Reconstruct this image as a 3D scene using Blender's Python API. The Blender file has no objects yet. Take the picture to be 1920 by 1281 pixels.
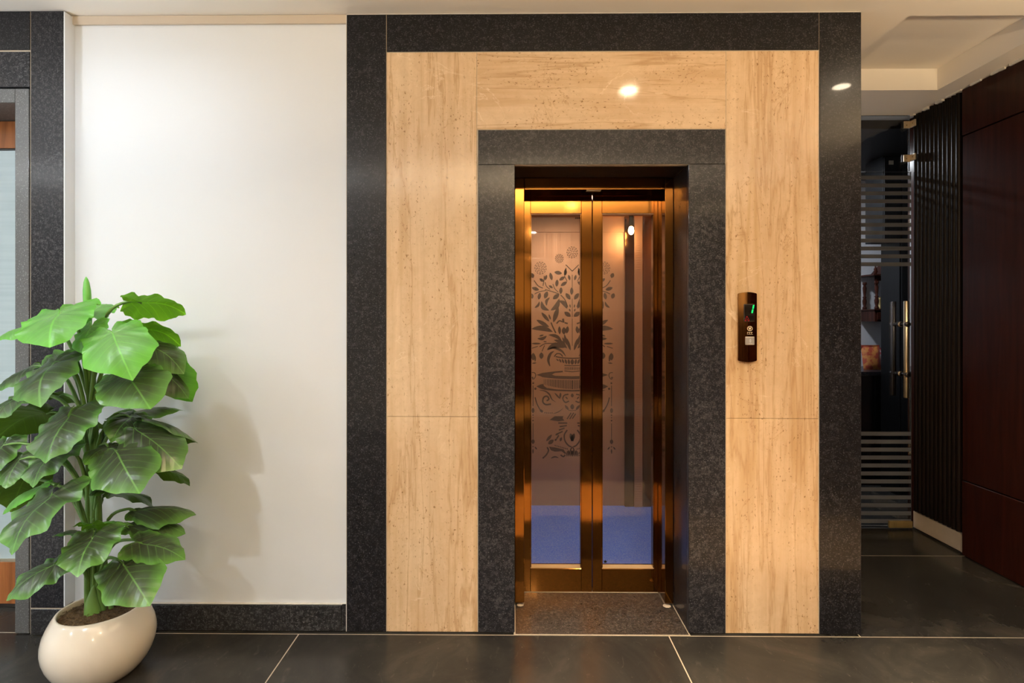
import bpy, bmesh, math, random
from mathutils import Vector, Matrix
random.seed(7)
scene = bpy.context.scene
COL = scene.collection
PI = math.pi

# ------------------------------------------------------------------ camera
cam_d = bpy.data.cameras.new('camera'); cam = bpy.data.objects.new('camera', cam_d); COL.objects.link(cam)
cam.location = (0, 0, 1.40); cam.rotation_euler = (PI/2, 0, 0.0095)
cam_d.sensor_width = 36; cam_d.lens = 36*1067/1920
cam_d.shift_x = 6/1920; cam_d.shift_y = -40.5/1920
cam_d.clip_start = 0.02
scene.camera = cam
# ------------------------------------------------------------------ world, exposure
w = bpy.data.worlds.new('world'); scene.world = w; w.use_nodes = True
w.node_tree.nodes['Background'].inputs[0].default_value = (0.8, 0.85, 1, 1)
w.node_tree.nodes['Background'].inputs[1].default_value = 0.1
vs = scene.view_settings
vs.view_transform = 'Standard'; vs.look = 'None'; vs.gamma = 1; vs.use_curve_mapping = False; vs.exposure = -0.45
# ceiling downlights of the lobby: (x, y, watts, colour)
WARM = (1, .70, .40); NEUT = (1, .90, .78); COOL = (.86, .93, 1)
DOWNLIGHTS = [
    (0.68, 1.70, 22, 60, (1, .76, .50), 'round ceiling downlight facing the lift doors'),
    (1.91, 1.74, 22, 45, (1, .80, .56), 'round ceiling downlight by the glass door corridor'),
    (-1.78, 1.72, 7, 165, COOL, 'round ceiling downlight above the potted plant'),
    (-1.9, -0.6, 42, 160, COOL, 'round ceiling downlight in the open lobby opposite the plant'),
    (0.68, -0.9, 14, 160, (1, .76, .50), 'round ceiling downlight in the open lobby opposite the lift'),
    (-4.2, 1.0, 28, 165, COOL, 'round ceiling downlight in the far wing nearest the frosted glass door'),
    (-4.2, -1.6, 36, 165, COOL, 'round ceiling downlight in the middle of the far wing'),
    (-6.0, 0, 36, 165, COOL, 'round ceiling downlight beside the far lobby wall'),
    (0.3, -2.9, 40, 165, (1, .80, .56), 'round ceiling downlight beside the wall opposite the lift'),
]
# unseen suspended uplights, added behind the camera to brighten the ceiling: (x0, x1, y, watts, colour, label)
FILL_UPLIGHTS = [
    (-5.6, -1.5, -.35, 300, (.86, .93, 1), 'unseen long uplight added over the far wing to brighten the ceiling'),
    (-1.0, 2.2, -.35, 150, (1, .82, .60), 'unseen uplight added before the lift to brighten the ceiling'),
]
# unseen lamps added to brighten the ceiling: wall sconce (y, watts, label) and standing lamps (x, y, watts, colour, label)
FILL_SCONCES = [(1.15, 75, 'unseen bowl-shaped wall uplight added to brighten the ceiling nearer the lift'), (-1.9, 40, 'unseen bowl-shaped wall uplight added to brighten the ceiling deeper in the lobby')]
FILL_FLOOR_LAMPS = [(-2.75, 1.15, 34, (.90, .94, 1), 'unseen standing uplighter added near the frosted glass door to brighten the ceiling'), (.25, -.60, 270, (1, .74, .44), 'unseen standing uplighter added opposite the lift to brighten the ceiling')]
CEIL = 2.772

# ------------------------------------------------------------------ material helpers
class NT:
    def __init__(s, name):
        s.m = bpy.data.materials.new(name); s.m.use_nodes = True
        s.t = s.m.node_tree; s.t.nodes.clear()
        s.out = s.t.nodes.new('ShaderNodeOutputMaterial')
    def n(s, typ, **kw):
        nd = s.t.nodes.new(typ)
        for k, v in kw.items(): setattr(nd, k, v)
        return nd
    def l(s, a, b): s.t.links.new(a, b)
    def set(s, sock, v):
        if isinstance(v, bpy.types.NodeSocket): s.l(v, sock)
        elif isinstance(v, (tuple, list)) and len(v) == 3 and sock.type == 'RGBA': sock.default_value = (*v, 1)
        else: sock.default_value = v
    def pos(s, sx=1, sy=1, sz=1):
        g = s.n('ShaderNodeNewGeometry'); m = s.n('ShaderNodeMapping'); s.l(g.outputs['Position'], m.inputs[0])
        m.inputs['Scale'].default_value = (sx, sy, sz); return m.outputs[0]
    def noise(s, vec, scale, detail=4, rough=.55, dist=0):
        n = s.n('ShaderNodeTexNoise'); s.l(vec, n.inputs['Vector'])
        n.inputs['Scale'].default_value = scale; n.inputs['Detail'].default_value = detail
        n.inputs['Roughness'].default_value = rough; n.inputs['Distortion'].default_value = dist
        return n.outputs['Fac']
    def ramp(s, fac, stops):
        r = s.n('ShaderNodeValToRGB'); s.l(fac, r.inputs[0]); e = r.color_ramp.elements
        while len(e) < len(stops): e.new(.5)
        for i, (p, c) in enumerate(stops):
            e[i].position = p
            e[i].color = (c, c, c, 1) if isinstance(c, (int, float)) else (*c, 1)
        return r.outputs[0]
    def mix(s, fac, a, b, blend='MIX'):
        m = s.n('ShaderNodeMix', data_type='RGBA', blend_type=blend)
        s.set(m.inputs[0], fac); s.set(m.inputs[6], a); s.set(m.inputs[7], b); return m.outputs[2]
    def math(s, op, a, b=None, c=None):
        m = s.n('ShaderNodeMath', operation=op); s.set(m.inputs[0], a)
        if b is not None: s.set(m.inputs[1], b)
        if c is not None: s.set(m.inputs[2], c)
        return m.outputs[0]
    def bump(s, h, strength=.2, dist=.01):
        b = s.n('ShaderNodeBump'); s.l(h, b.inputs['Height']); b.inputs['Strength'].default_value = strength
        b.inputs['Distance'].default_value = dist; return b.outputs[0]
    def bsdf(s, color, rough=.5, metal=0, spec=.5, normal=None, coat=0, coat_rough=.05, emit=None, estr=0, ior=1.5):
        p = s.n('ShaderNodeBsdfPrincipled')
        s.set(p.inputs['Base Color'], color); s.set(p.inputs['Roughness'], rough); s.set(p.inputs['Metallic'], metal)
        p.inputs['Specular IOR Level'].default_value = spec; p.inputs['IOR'].default_value = ior
        p.inputs['Coat Weight'].default_value = coat; p.inputs['Coat Roughness'].default_value = coat_rough
        if normal is not None: s.l(normal, p.inputs['Normal'])
        if emit: s.set(p.inputs['Emission Color'], emit); p.inputs['Emission Strength'].default_value = estr
        s.l(p.outputs[0], s.out.inputs[0]); return p

def plain(name, color, rough=.5, metal=0, var=.06, scale=6, **kw):
    t = NT(name); f = t.noise(t.pos(), scale, 3)
    c2 = tuple(max(0, c*(1-var*2)) for c in color)
    t.bsdf(t.mix(f, c2, color), rough, metal, **kw); return t.m

def granite(name, base, fleck, rough=.2, spec=.5, amount=.55):
    t = NT(name); p = t.pos()
    n1 = t.noise(p, 62, 5, .72); n2 = t.noise(p, 170, 3, .6); n3 = t.noise(p, 7, 5, .65)
    f1 = t.ramp(n1, [(amount-.05, 0), (amount+.10, 1)]); f2 = t.ramp(n2, [(.585, 0), (.64, 1)])
    c = t.mix(t.math('MULTIPLY', f1, t.ramp(n3, [(.3, .35), (.7, .9)])), base, fleck)
    c = t.mix(t.math('MULTIPLY', f2, .5), c, tuple(min(1, x*2.2) for x in fleck))
    t.bsdf(c, t.math('ADD', t.math('MULTIPLY', n1, .16), rough), 0, spec, coat=.18, coat_rough=.05); return t.m

def marble(name, horiz=False):
    t = NT(name)
    def st(long, across): return (long, across, across) if horiz else (across, across, long)
    n1 = t.noise(t.pos(*st(.7, 22)), 1.0, 7, .65, .3)          # straight fine bedding
    n2 = t.noise(t.pos(*st(.55, 7.0)), 1.0, 5, .62, .35)       # wandering veins
    n3 = t.noise(t.pos(*st(1.1, 4.5)), 1.3, 6, .62, .5)        # cloudy streaks
    n4 = t.noise(t.pos(), 3.3, 6, .6, 1.2)                     # cracks
    n5 = t.noise(t.pos(*st(.35, 4.2)), 1.0, 3, .5, .4)         # broad honey bands
    n6 = t.noise(t.pos(), 26, 5, .7, .6)                       # fine mottling
    speck = t.noise(t.pos(*st(.55, 1)), 105, 2, .5); gate = t.noise(t.pos(*st(1, 3)), 3, 3)
    c = t.ramp(n1, [(.28, (.50, .335, .19)), (.5, (.63, .445, .27)), (.72, (.74, .555, .36))])
    c = t.mix(t.ramp(n3, [(.42, .0), (.66, .6)]), c, (.76, .59, .40))
    c = t.mix(t.ramp(n3, [(.28, .6), (.44, 0)]), c, (.52, .34, .18))
    c = t.mix(t.ramp(n5, [(.60, 0), (.66, .45), (.70, .1)]), c, (.44, .26, .095))
    c = t.mix(t.ramp(n6, [(.35, .35), (.55, 0)]), c, (.54, .37, .21))
    v = t.math('ABSOLUTE', t.math('SUBTRACT', n2, .5))
    c = t.mix(t.ramp(v, [(0, .55), (.006, .32), (.024, 0)]), c, (.37, .21, .09))
    v2 = t.math('ABSOLUTE', t.math('SUBTRACT', n4, .47))
    c = t.mix(t.math('MULTIPLY', t.ramp(v2, [(0, .8), (.004, .35), (.012, 0)]), t.ramp(gate, [(.5, 0), (.62, .8)])), c, (.36, .20, .09))
    v3 = t.math('ABSOLUTE', t.math('SUBTRACT', n4, .58))
    c = t.mix(t.math('MULTIPLY', t.ramp(v3, [(0, .7), (.010, 0)]), t.ramp(gate, [(.35, .9), (.5, 0)])), c, (.86, .71, .52))
    c = t.mix(t.math('MULTIPLY', t.ramp(speck, [(.62, 0), (.68, .9)]), t.ramp(gate, [(.40, 0), (.58, 1)])), c, (.24, .13, .05))
    t.bsdf(c, .10, 0, .4); return t.m

def floor_stone(name):
    t = NT(name); p = t.pos()
    n = t.noise(p, 2.2, 6, .6, 1.2); f = t.noise(p, 70, 2); s = t.noise(t.pos(1, .4, 1), 26, 3, .6, 1)
    c = t.ramp(n, [(.3, (.016, .015, .0145)), (.55, (.030, .028, .025)), (.8, (.060, .052, .043))])
    c = t.mix(t.ramp(f, [(.70, 0), (.8, .5)]), c, (.16, .14, .11))
    c = t.mix(t.ramp(s, [(.62, 0), (.8, .35)]), c, (.10, .09, .075))
    t.bsdf(c, t.math('ADD', .13, t.math('MULTIPLY', n, .14)), 0, .13); return t.m

def brushed(name, color, rough=.12, vertical=True, streak=.05):
    t = NT(name); n = t.noise(t.pos(*( (160, 160, .8) if vertical else (.8, 160, 160))), 1, 2)
    n2 = t.noise(t.pos(), 3, 3)
    c = t.mix(n2, tuple(x*.86 for x in color), color)
    t.bsdf(c, t.math('ADD', rough, t.math('MULTIPLY', n, streak)), 1.0); return t.m

def wood(name, dark, light, rough=.3, scale=1.0, vertical=True):
    t = NT(name); s = (30, 30, 2) if vertical else (2, 30, 30)
    n = t.noise(t.pos(*[x*scale for x in s]), 1, 5, .6, .6); n2 = t.noise(t.pos(), 2, 2)
    c = t.ramp(n, [(.3, dark), (.7, light)])
    t.bsdf(t.mix(t.math('MULTIPLY', n2, .4), c, dark), rough, 0, .14); return t.m

def thin_glass(name, tint=(.96, .97, .96), refl=1.0, frost=0.0):
    t = NT(name)
    tr = t.n('ShaderNodeBsdfTransparent'); t.set(tr.inputs[0], tint)
    g = t.n('ShaderNodeBsdfGlossy'); g.inputs['Roughness'].default_value = .02
    f = t.n('ShaderNodeFresnel'); f.inputs[0].default_value = 1.5
    mx = t.n('ShaderNodeMixShader'); t.l(t.math('MULTIPLY', f.outputs[0], refl), mx.inputs[0])
    t.l(tr.outputs[0], mx.inputs[1]); t.l(g.outputs[0], mx.inputs[2]); last = mx
    if frost:
        d = t.n('ShaderNodeBsdfDiffuse'); t.set(d.inputs[0], (.8, .8, .8))
        n = t.noise(t.pos(), 5, 3)
        m2 = t.n('ShaderNodeMixShader'); t.l(t.math('MULTIPLY', n, frost*2), m2.inputs[0])
        t.l(mx.outputs[0], m2.inputs[1]); t.l(d.outputs[0], m2.inputs[2]); last = m2
    t.l(last.outputs[0], t.out.inputs[0]); return t.m

def emitter(name, color, strength):
    t = NT(name); e = t.n('ShaderNodeEmission'); t.set(e.inputs[0], color); e.inputs[1].default_value = strength
    t.l(e.outputs[0], t.out.inputs[0]); return t.m

M = {}
M['white_paint'] = plain('white_paint', (.76, .80, .84), .55, var=.015, scale=2)
M['ceiling_paint'] = plain('ceiling_paint', (.86, .82, .76), .7, var=.015, scale=1.5)
M['cornice_paint'] = plain('cornice_paint', (.60, .52, .42), .7, var=.03, scale=5)
M['beige_paint'] = plain('beige_paint', (.62, .52, .38), .6, var=.03, scale=1.5)
M['cream_paint'] = plain('cream_paint', (.78, .68, .52), .6, var=.03, scale=1.5)
M['grey_paint'] = plain('grey_paint', (.62, .62, .64), .6, var=.03, scale=1.5)
M['granite'] = granite('black_granite', (.007, .007, .009), (.045, .045, .050), .22, .2, .57)
M['granite_grey'] = granite('grey_flecked_granite', (.010, .010, .013), (.062, .062, .067), .26, .18, .53)
M['granite_baseboard'] = granite('baseboard_granite', (.008, .008, .009), (.085, .085, .09), .3, .4, .54)
M['granite_sill'] = granite('sill_granite', (.022, .019, .017), (.11, .095, .085), .22, .4, .54)
M['honed_stone'] = granite('honed_grey_stone', (.075, .078, .080), (.15, .155, .16), .32, amount=.6)
M['marble_v'] = marble('beige_marble_upright_grain'); M['marble_h'] = marble('beige_marble_level_grain', True)
M['floor'] = floor_stone('polished_black_floor_stone')
M['bounce_stone'] = plain('white_bounce_stone', (.74, .73, .71), .2, var=.1, scale=3)
M['grout'] = plain('cream_grout', (.55, .47, .36), .8, var=.2, scale=40)
M['white_grout'] = plain('white_sealant', (.75, .72, .67), .7, var=.15, scale=40)
M['bronze'] = brushed('bronze_mirror_steel', (.20, .085, .019), .06)
M['bronze_dark'] = brushed('dark_bronze_steel', (.24, .12, .045), .10)
M['gold'] = plain('lit_gold_ledge', (.80, .58, .33), .5, .3)  # bottom bead only: light falling on the ledge put into its colour
M['rose_steel'] = brushed('rose_gold_cab_steel', (.62, .385, .245), .42, streak=.2)
M['etch'] = plain('etched_bronze', (.13, .085, .055), .6, .2, var=.1, scale=30)
M['glass'] = thin_glass('clear_lift_glass', (.97, .96, .96), .5, .012)
M['door_glass'] = thin_glass('grey_door_glass', (.80, .81, .83), 1.0)
M['frost_film'] = plain('frosted_film', (.075, .082, .10), .6, var=.05)
M['mahogany'] = wood('dark_mahogany', (.018, .005, .003), (.038, .010, .0055), .22)
M['mahogany_slat'] = wood('black_brown_slats', (.005, .003, .002), (.009, .0045, .003), .42)
M['orange_wood'] = wood('orange_teak', (.16, .055, .018), (.36, .14, .05), .35)
M['steel'] = brushed('satin_steel', (.85, .74, .56), .30)
M['dark_steel'] = brushed('dark_steel', (.12, .11, .11), .25)
M['nickel'] = plain('nickel_clip', (.62, .52, .38), .35, .7)
M['brass'] = plain('aged_brass', (.36, .26, .11), .4, .6, var=.2, scale=30)
M['plaster'] = plain('worn_cream_baseboard', (.56, .47, .37), .6, var=.12, scale=14)
M['black_lacquer'] = plain('black_lacquer', (.003, .003, .0035), .55, spec=.2)
M['blackout'] = plain('dark_recess', (.012, .009, .007), .6)

# ------------------------------------------------------------------ geometry helpers (world coordinates in, local to parent out)
ORG = {}
def link(name, me, mat, parent=None):
    o = bpy.data.objects.new(name, me); COL.objects.link(o)
    if mat is not None: me.materials.append(M[mat] if isinstance(mat, str) else mat)
    if parent is not None: o.parent = parent; ORG[o.name] = ORG[parent.name]
    else: ORG[o.name] = Vector((0, 0, 0))
    return o
def tag(o, label=None, cat=None, group=None, kind=None):
    for k, v in (('label', label), ('category', cat), ('group', group), ('kind', kind)):
        if v: o[k] = v
    return o
def thing(name, label, cat, loc, group=None):
    o = bpy.data.objects.new(name, None); COL.objects.link(o); o.location = loc; o.empty_display_size = .1
    ORG[o.name] = Vector(loc); return tag(o, label, cat, group)
def mesh(name, verts, faces, mat, parent=None, smooth=False):
    off = ORG[parent.name] if parent is not None else Vector((0, 0, 0))
    me = bpy.data.meshes.new(name); me.from_pydata([Vector(v)-off for v in verts], [], faces)
    bm = bmesh.new(); bm.from_mesh(me); bmesh.ops.recalc_face_normals(bm, faces=bm.faces); bm.to_mesh(me); bm.free()
    if smooth: me.polygons.foreach_set('use_smooth', [True]*len(me.polygons))
    return link(name, me, mat, parent)
def boxes(name, bs, mat, parent=None, bev=0, seg=2):
    off = ORG[parent.name] if parent is not None else Vector((0, 0, 0))
    bm = bmesh.new()
    for (x0, x1, y0, y1, z0, z1) in bs:
        r = bmesh.ops.create_cube(bm, size=1)
        for v in r['verts']:
            v.co = Vector(((x0+x1)/2+v.co.x*(x1-x0), (y0+y1)/2+v.co.y*(y1-y0), (z0+z1)/2+v.co.z*(z1-z0)))-off
    if bev: bmesh.ops.bevel(bm, geom=bm.edges[:], offset=bev, segments=seg, affect='EDGES', profile=.5)
    me = bpy.data.meshes.new(name); bm.to_mesh(me); bm.free()
    return link(name, me, mat, parent)
def box(name, x0, x1, y0, y1, z0, z1, mat, parent=None, bev=0, seg=2):
    return boxes(name, [(x0, x1, y0, y1, z0, z1)], mat, parent, bev, seg)
def struct(o): o['kind'] = 'structure'; return o
def frame_axes(d):
    d = d.normalized(); a = Vector((0, 0, 1)) if abs(d.z) < .9 else Vector((1, 0, 0))
    u = d.cross(a).normalized(); return u, d.cross(u).normalized()
def tube(pts, rad, n=8, cap=True):
    pts = [Vector(p) for p in pts]; V = []; Fc = []
    for i, p in enumerate(pts):
        d = pts[min(i+1, len(pts)-1)]-pts[max(i-1, 0)]
        u, v = frame_axes(d); r = rad[i] if isinstance(rad, (list, tuple)) else rad
        for k in range(n):
            a = 2*PI*k/n; V.append(p+u*math.cos(a)*r+v*math.sin(a)*r)
    for i in range(len(pts)-1):
        for k in range(n):
            Fc.append((i*n+k, i*n+(k+1) % n, (i+1)*n+(k+1) % n, (i+1)*n+k))
    if cap: Fc.append(tuple(range(n-1, -1, -1))); Fc.append(tuple((len(pts)-1)*n+k for k in range(n)))
    return V, Fc
def lathe(c, prof, n=20, axis='z'):
    V = []; Fc = []
    for (r, h) in prof:
        for k in range(n):
            a = 2*PI*k/n
            if axis == 'z': V.append((c[0]+r*math.cos(a), c[1]+r*math.sin(a), c[2]+h))
            elif axis == 'y': V.append((c[0]+r*math.cos(a), c[1]+h, c[2]+r*math.sin(a)))
            else: V.append((c[0]+h, c[1]+r*math.cos(a), c[2]+r*math.sin(a)))
    for i in range(len(prof)-1):
        for k in range(n): Fc.append((i*n+k, i*n+(k+1) % n, (i+1)*n+(k+1) % n, (i+1)*n+k))
    Fc.append(tuple(range(n-1, -1, -1))); Fc.append(tuple((len(prof)-1)*n+k for k in range(n)))
    return V, Fc
def merge(*parts):
    V = []; Fc = []
    for v, f in parts:
        o = len(V); V += list(v); Fc += [tuple(i+o for i in q) for q in f]
    return V, Fc
def spline(pts, n=6):
    P = [Vector(p) for p in pts]; out = []
    for i in range(len(P)-1):
        p0 = P[max(i-1, 0)]; p1 = P[i]; p2 = P[i+1]; p3 = P[min(i+2, len(P)-1)]
        for k in range(n):
            t = k/n
            out.append(.5*((2*p1)+(p2-p0)*t+(2*p0-5*p1+4*p2-p3)*t*t+(3*p1-p0-3*p2+p3)*t**3))
    out.append(P[-1]); return out

# ================================================================== THE ROOM
# floor: a base (the joints show it) with one object per stone slab
fl = struct(box('floor', -7, 4.2, -4, 5.5, -.12, -.0006, 'grout'))
def slab(x0, x1, y0, y1, mat='floor', g=.0022, parent=fl):
    return box('floor_slab', x0+g, x1-g, y0+g, y1-g, -.03, 0, mat, parent, .0008, 1)
xs = [-7, -5.91, -4.26, -2.61, -.96, .685, 2.70]
ys = [-4, -2.4, -.9, 1.0, 1.87, 2.527]
for i in range(len(xs)-1):
    for j in range(len(ys)-1):
        if j == 3 and i >= 4: continue
        slab(xs[i], xs[i+1], ys[j], ys[j+1], 'bounce_stone' if (i < 3 and j < 4) or j == 0 else 'floor')  # unseen slabs made white to bounce light up to the ceiling
slab(-.96, 0, 1.0, 1.87)
for a, b in ((0, .8), (.8, 1.6), (1.6, 2.4)):
    box('marble_inlay', a+.002, b-.002, 1.002, 1.868, -.03, 0, 'marble_h', fl, .0008, 1)
slab(2.4, 2.70, 1.0, 1.87); slab(.685, 2.4, 1.0, 1.0+.006)
slab(1.53, 2.70, 2.527, 3.40); slab(1.53, 2.70, 3.40, 3.90)
slab(1.5, 4.2, 3.90, 5.5); slab(-3.4, -2.0, 2.527, 2.80)
slab(-2.0, 0, 2.527, 2.56); slab(0.78, 1.53, 2.527, 2.56)

# ceiling with the recessed tray over the corridor
cx0, cx1, cy0, cy1 = 1.78, 2.525, 2.585, 3.42
ceil = struct(boxes('ceiling', [(-7, cx0, -4, 5.5, CEIL, CEIL+.2), (cx1, 4.2, -4, 5.5, CEIL, CEIL+.2),
    (cx0, cx1, -4, cy0, CEIL, CEIL+.2), (cx0, cx1, cy1, 5.5, CEIL, CEIL+.2),
    (cx0, cx1, cy0, cy1, CEIL+.128, CEIL+.2)], 'ceiling_paint'))

# walls
struct(boxes('wall_front', [(-2.02, -.755, 2.56, 2.78, 0, CEIL), (-7, -3.25, 2.56, 2.78, 0, CEIL), (-3.25, -2.02, 2.56, 2.78, 2.60, CEIL)], 'white_paint'))
ws = struct(boxes('wall_shaft', [(-.755, -.0155, 2.572, 2.78, 0, CEIL), (.795, 1.525, 2.572, 2.78, 0, CEIL), (-.0155, .795, 2.572, 2.78, 2.1125, CEIL),
    (1.40, 1.525, 2.78, 3.90, 0, CEIL)], 'beige_paint'))
struct(box('wall_left', -7.15, -7, -4, 2.78, 0, CEIL, 'white_paint'))
wb = struct(box('wall_back', -7, 2.86, -4.15, -4, 0, CEIL, 'cream_paint'))
for k in range(4):
    box('wainscot_panel', -1.5+k*1.04, -.48+k*1.04, -3.999, -3.975, .02, 1.55, 'mahogany', wb, .006, 1)
wr = struct(box('wall_right', 2.70, 2.86, -4, 3.93, 0, CEIL, 'mahogany'))
struct(box('trim_1', -2.0, -.752, 2.545, 2.559, 2.732, CEIL-.001, 'cornice_paint', None, .003))
bb = struct(box('baseboard_front', -1.995, -.775, 2.544, 2.559, .004, .118, 'granite_baseboard', None, .0015, 1))
box('sealant_bead', -1.995, -.752, 2.548, 2.560, .1185, .125, 'white_grout', bb, .002, 1)
box('end_slab', -.772, -.753, 2.5435, 2.559, .004, .124, 'granite_baseboard', bb, .001, 1)

# ---- right wall: fluted slats, cream baseboard and the mahogany panelling
fp = thing('fluted_panel', 'black-brown fluted wooden panel beside the glass door above the worn baseboard', 'wall panel', (2.68, 3.63, .125))
box('backing', 2.68, 2.699, 3.435, 3.835, .128, CEIL-.003, 'mahogany_slat', fp)
ns = 11
for k in range(ns):
    y0 = 3.437+k*.0362; V = []; Fc = []
    for q in range(9):
        a = PI*q/8; V += [(2.68-.017*math.sin(a), y0+.0165-.0155*math.cos(a), .128), (2.68-.017*math.sin(a), y0+.0165-.0155*math.cos(a), CEIL-.003)]
    for q in range(8): Fc.append((2*q, 2*q+1, 2*q+3, 2*q+2))
    Fc.append((0, 1, 17, 16)); Fc.append(tuple(range(0, 18, 2))); Fc.append(tuple(range(17, 0, -2)))
    mesh('slat', V, Fc, 'mahogany_slat', fp)
brt = struct(box('baseboard_right', 2.672, 2.699, 3.432, 3.838, .012, .122, 'plaster', None, .003, 1))
box('dark_foot_strip', 2.668, 2.699, 3.432, 3.838, .001, .0115, 'blackout', brt)  # thin dark strip along the foot of the baseboard
box('end_block', 2.668, 2.699, 3.412, 3.4315, .012, .118, 'plaster', brt, .003, 1)
# mahogany cladding: skirting panel, door panel, header panel
pan = thing('mahogany_panelling', 'dark glossy mahogany wall panelling with level seams in the corridor', 'wall panel', (2.68, 2.6, 0))
for (y0, y1) in ((2.35, 3.408), (1.0, 2.346), (-.4, .996)):
    box('lower_panel', 2.66, 2.699, y0, y1, .004, .446, 'mahogany', pan, .003, 1)
    box('door_panel', 2.664, 2.699, y0, y1, .450, 2.490, 'mahogany', pan, .003, 1)
    box('header_panel', 2.660, 2.699, y0, y1, 2.494, CEIL-.004, 'mahogany', pan, .003, 1)
# chipped plaster line between the panelling and the ceiling
pl = []
y = 2.4
while y < 3.83:
    d = random.uniform(.02, .09); pl.append((2.650, 2.699, y, y+d, CEIL-random.uniform(.006, .016), CEIL-.0005)); y += d+random.choice((0, .0, .03, .07))
t2 = struct(boxes('trim_2', pl, 'white_grout'))

# ================================================================== LIFT SURROUND
sur = thing('lift_surround', 'beige marble lift surround framed inside and out by black granite bands', 'door surround', (.39, 2.56, 0))
FY = 2.54
def clad(name, x0, x1, z0, z1, mat, y=FY, bev=.0012): return box(name, x0, x1, y, 2.571, z0, z1, mat, sur, bev, 1)
clad('granite_band', -.750, -.5735, .004, 2.766, 'granite')
clad('granite_band', -.5705, 1.3535, 2.6005, 2.766, 'granite')
clad('granite_band', 1.3565, 1.540, .004, 2.766, 'granite')
clad('marble_slab', -.570, -.168, .968, 2.597, 'marble_v', FY+.003)
clad('marble_slab', -.570, -.1645, .004, .9665, 'marble_v', FY+.003)
clad('marble_slab', -.1665, .942, 2.2515, 2.597, 'marble_h', FY+.003)
clad('marble_slab', .9435, 1.3525, .9615, 2.597, 'marble_v', FY+.003)
clad('marble_slab', .9435, 1.3525, .004, .9600, 'marble_v', FY+.003)
clad('granite_lintel', -.161, .9385, 2.0945, 2.2480, 'granite_grey')
clad('granite_jamb', -.161, .002, .004, 2.0930, 'granite_grey')
clad('granite_jamb', .7765, .9400, .004, 2.0930, 'granite_grey')
# filler strips behind the joints
G = FY+.004
boxes('joint_filler', [(-.575, -.569, G, 2.5705, .004, 2.766), (1.352, 1.358, G, 2.5705, .004, 2.766), (-.57, 1.353, G, 2.5705, 2.5965, 2.601),
    (-.1685, -.1605, G, 2.5705, .004, 2.597), (.9380, .9440, G, 2.5705, .004, 2.597), (-.165, .943, G, 2.5705, 2.2475, 2.252),
    (-.161, .940, G, 2.5705, 2.0925, 2.095)], 'grout', sur)
box('edge_bead', -.7535, -.7505, FY+.002, 2.571, .004, 2.766, 'white_grout', sur)
box('top_bead', -.75, 1.535, FY-.001, 2.571, 2.7665, 2.7695, 'white_grout', sur)
# lining of the opening
box('jamb_lining', -.015, .002, 2.5715, 2.78, .004, 2.0930, 'granite', ws)
box('jamb_lining', .7765, .7945, 2.5715, 2.78, .004, 2.0930, 'granite', ws)
box('head_lining', .002, .7765, 2.5715, 2.78, 2.0945, 2.112, 'granite', ws)
sill = thing('lift_sill', 'brown-black speckled granite sill slab in front of the lift doors', 'threshold', (.39, 2.7, 0))
mesh('slab', [(.006, 2.531, .004), (.774, 2.531, .004), (.774, 2.80, .004), (.735, 2.80, .004), (.735, 2.915, .004), (.05, 2.915, .004), (.05, 2.80, .004), (.006, 2.80, .004)] +
     [(.006, 2.531, -.03), (.774, 2.531, -.03), (.774, 2.80, -.03), (.735, 2.80, -.03), (.735, 2.915, -.03), (.05, 2.915, -.03), (.05, 2.80, -.03), (.006, 2.80, -.03)],
     [tuple(range(8)), tuple(range(15, 7, -1))]+[(i, (i+1) % 8, (i+1) % 8+8, i+8) for i in range(8)], 'granite_sill', sill)
boxes('grout_line', [(.0, .776, 2.5255, 2.5305, -.01, .003), (.0, .0055, 2.531, 2.79, -.01, .006), (.7745, .7780, 2.531, 2.79, -.01, .006), (.05, .735, 2.9155, 2.9195, -.01, .006)], 'grout', sill)
mesh('plaster_patch', *lathe((.745, 2.785, .004), [(.02, 0), (.016, .003), (.006, .005)], 9), 'plaster', sill)
mesh('plaster_patch', *lathe((.03, 2.79, .004), [(.018, 0), (.014, .003), (.005, .005)], 9), 'plaster', sill)

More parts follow.
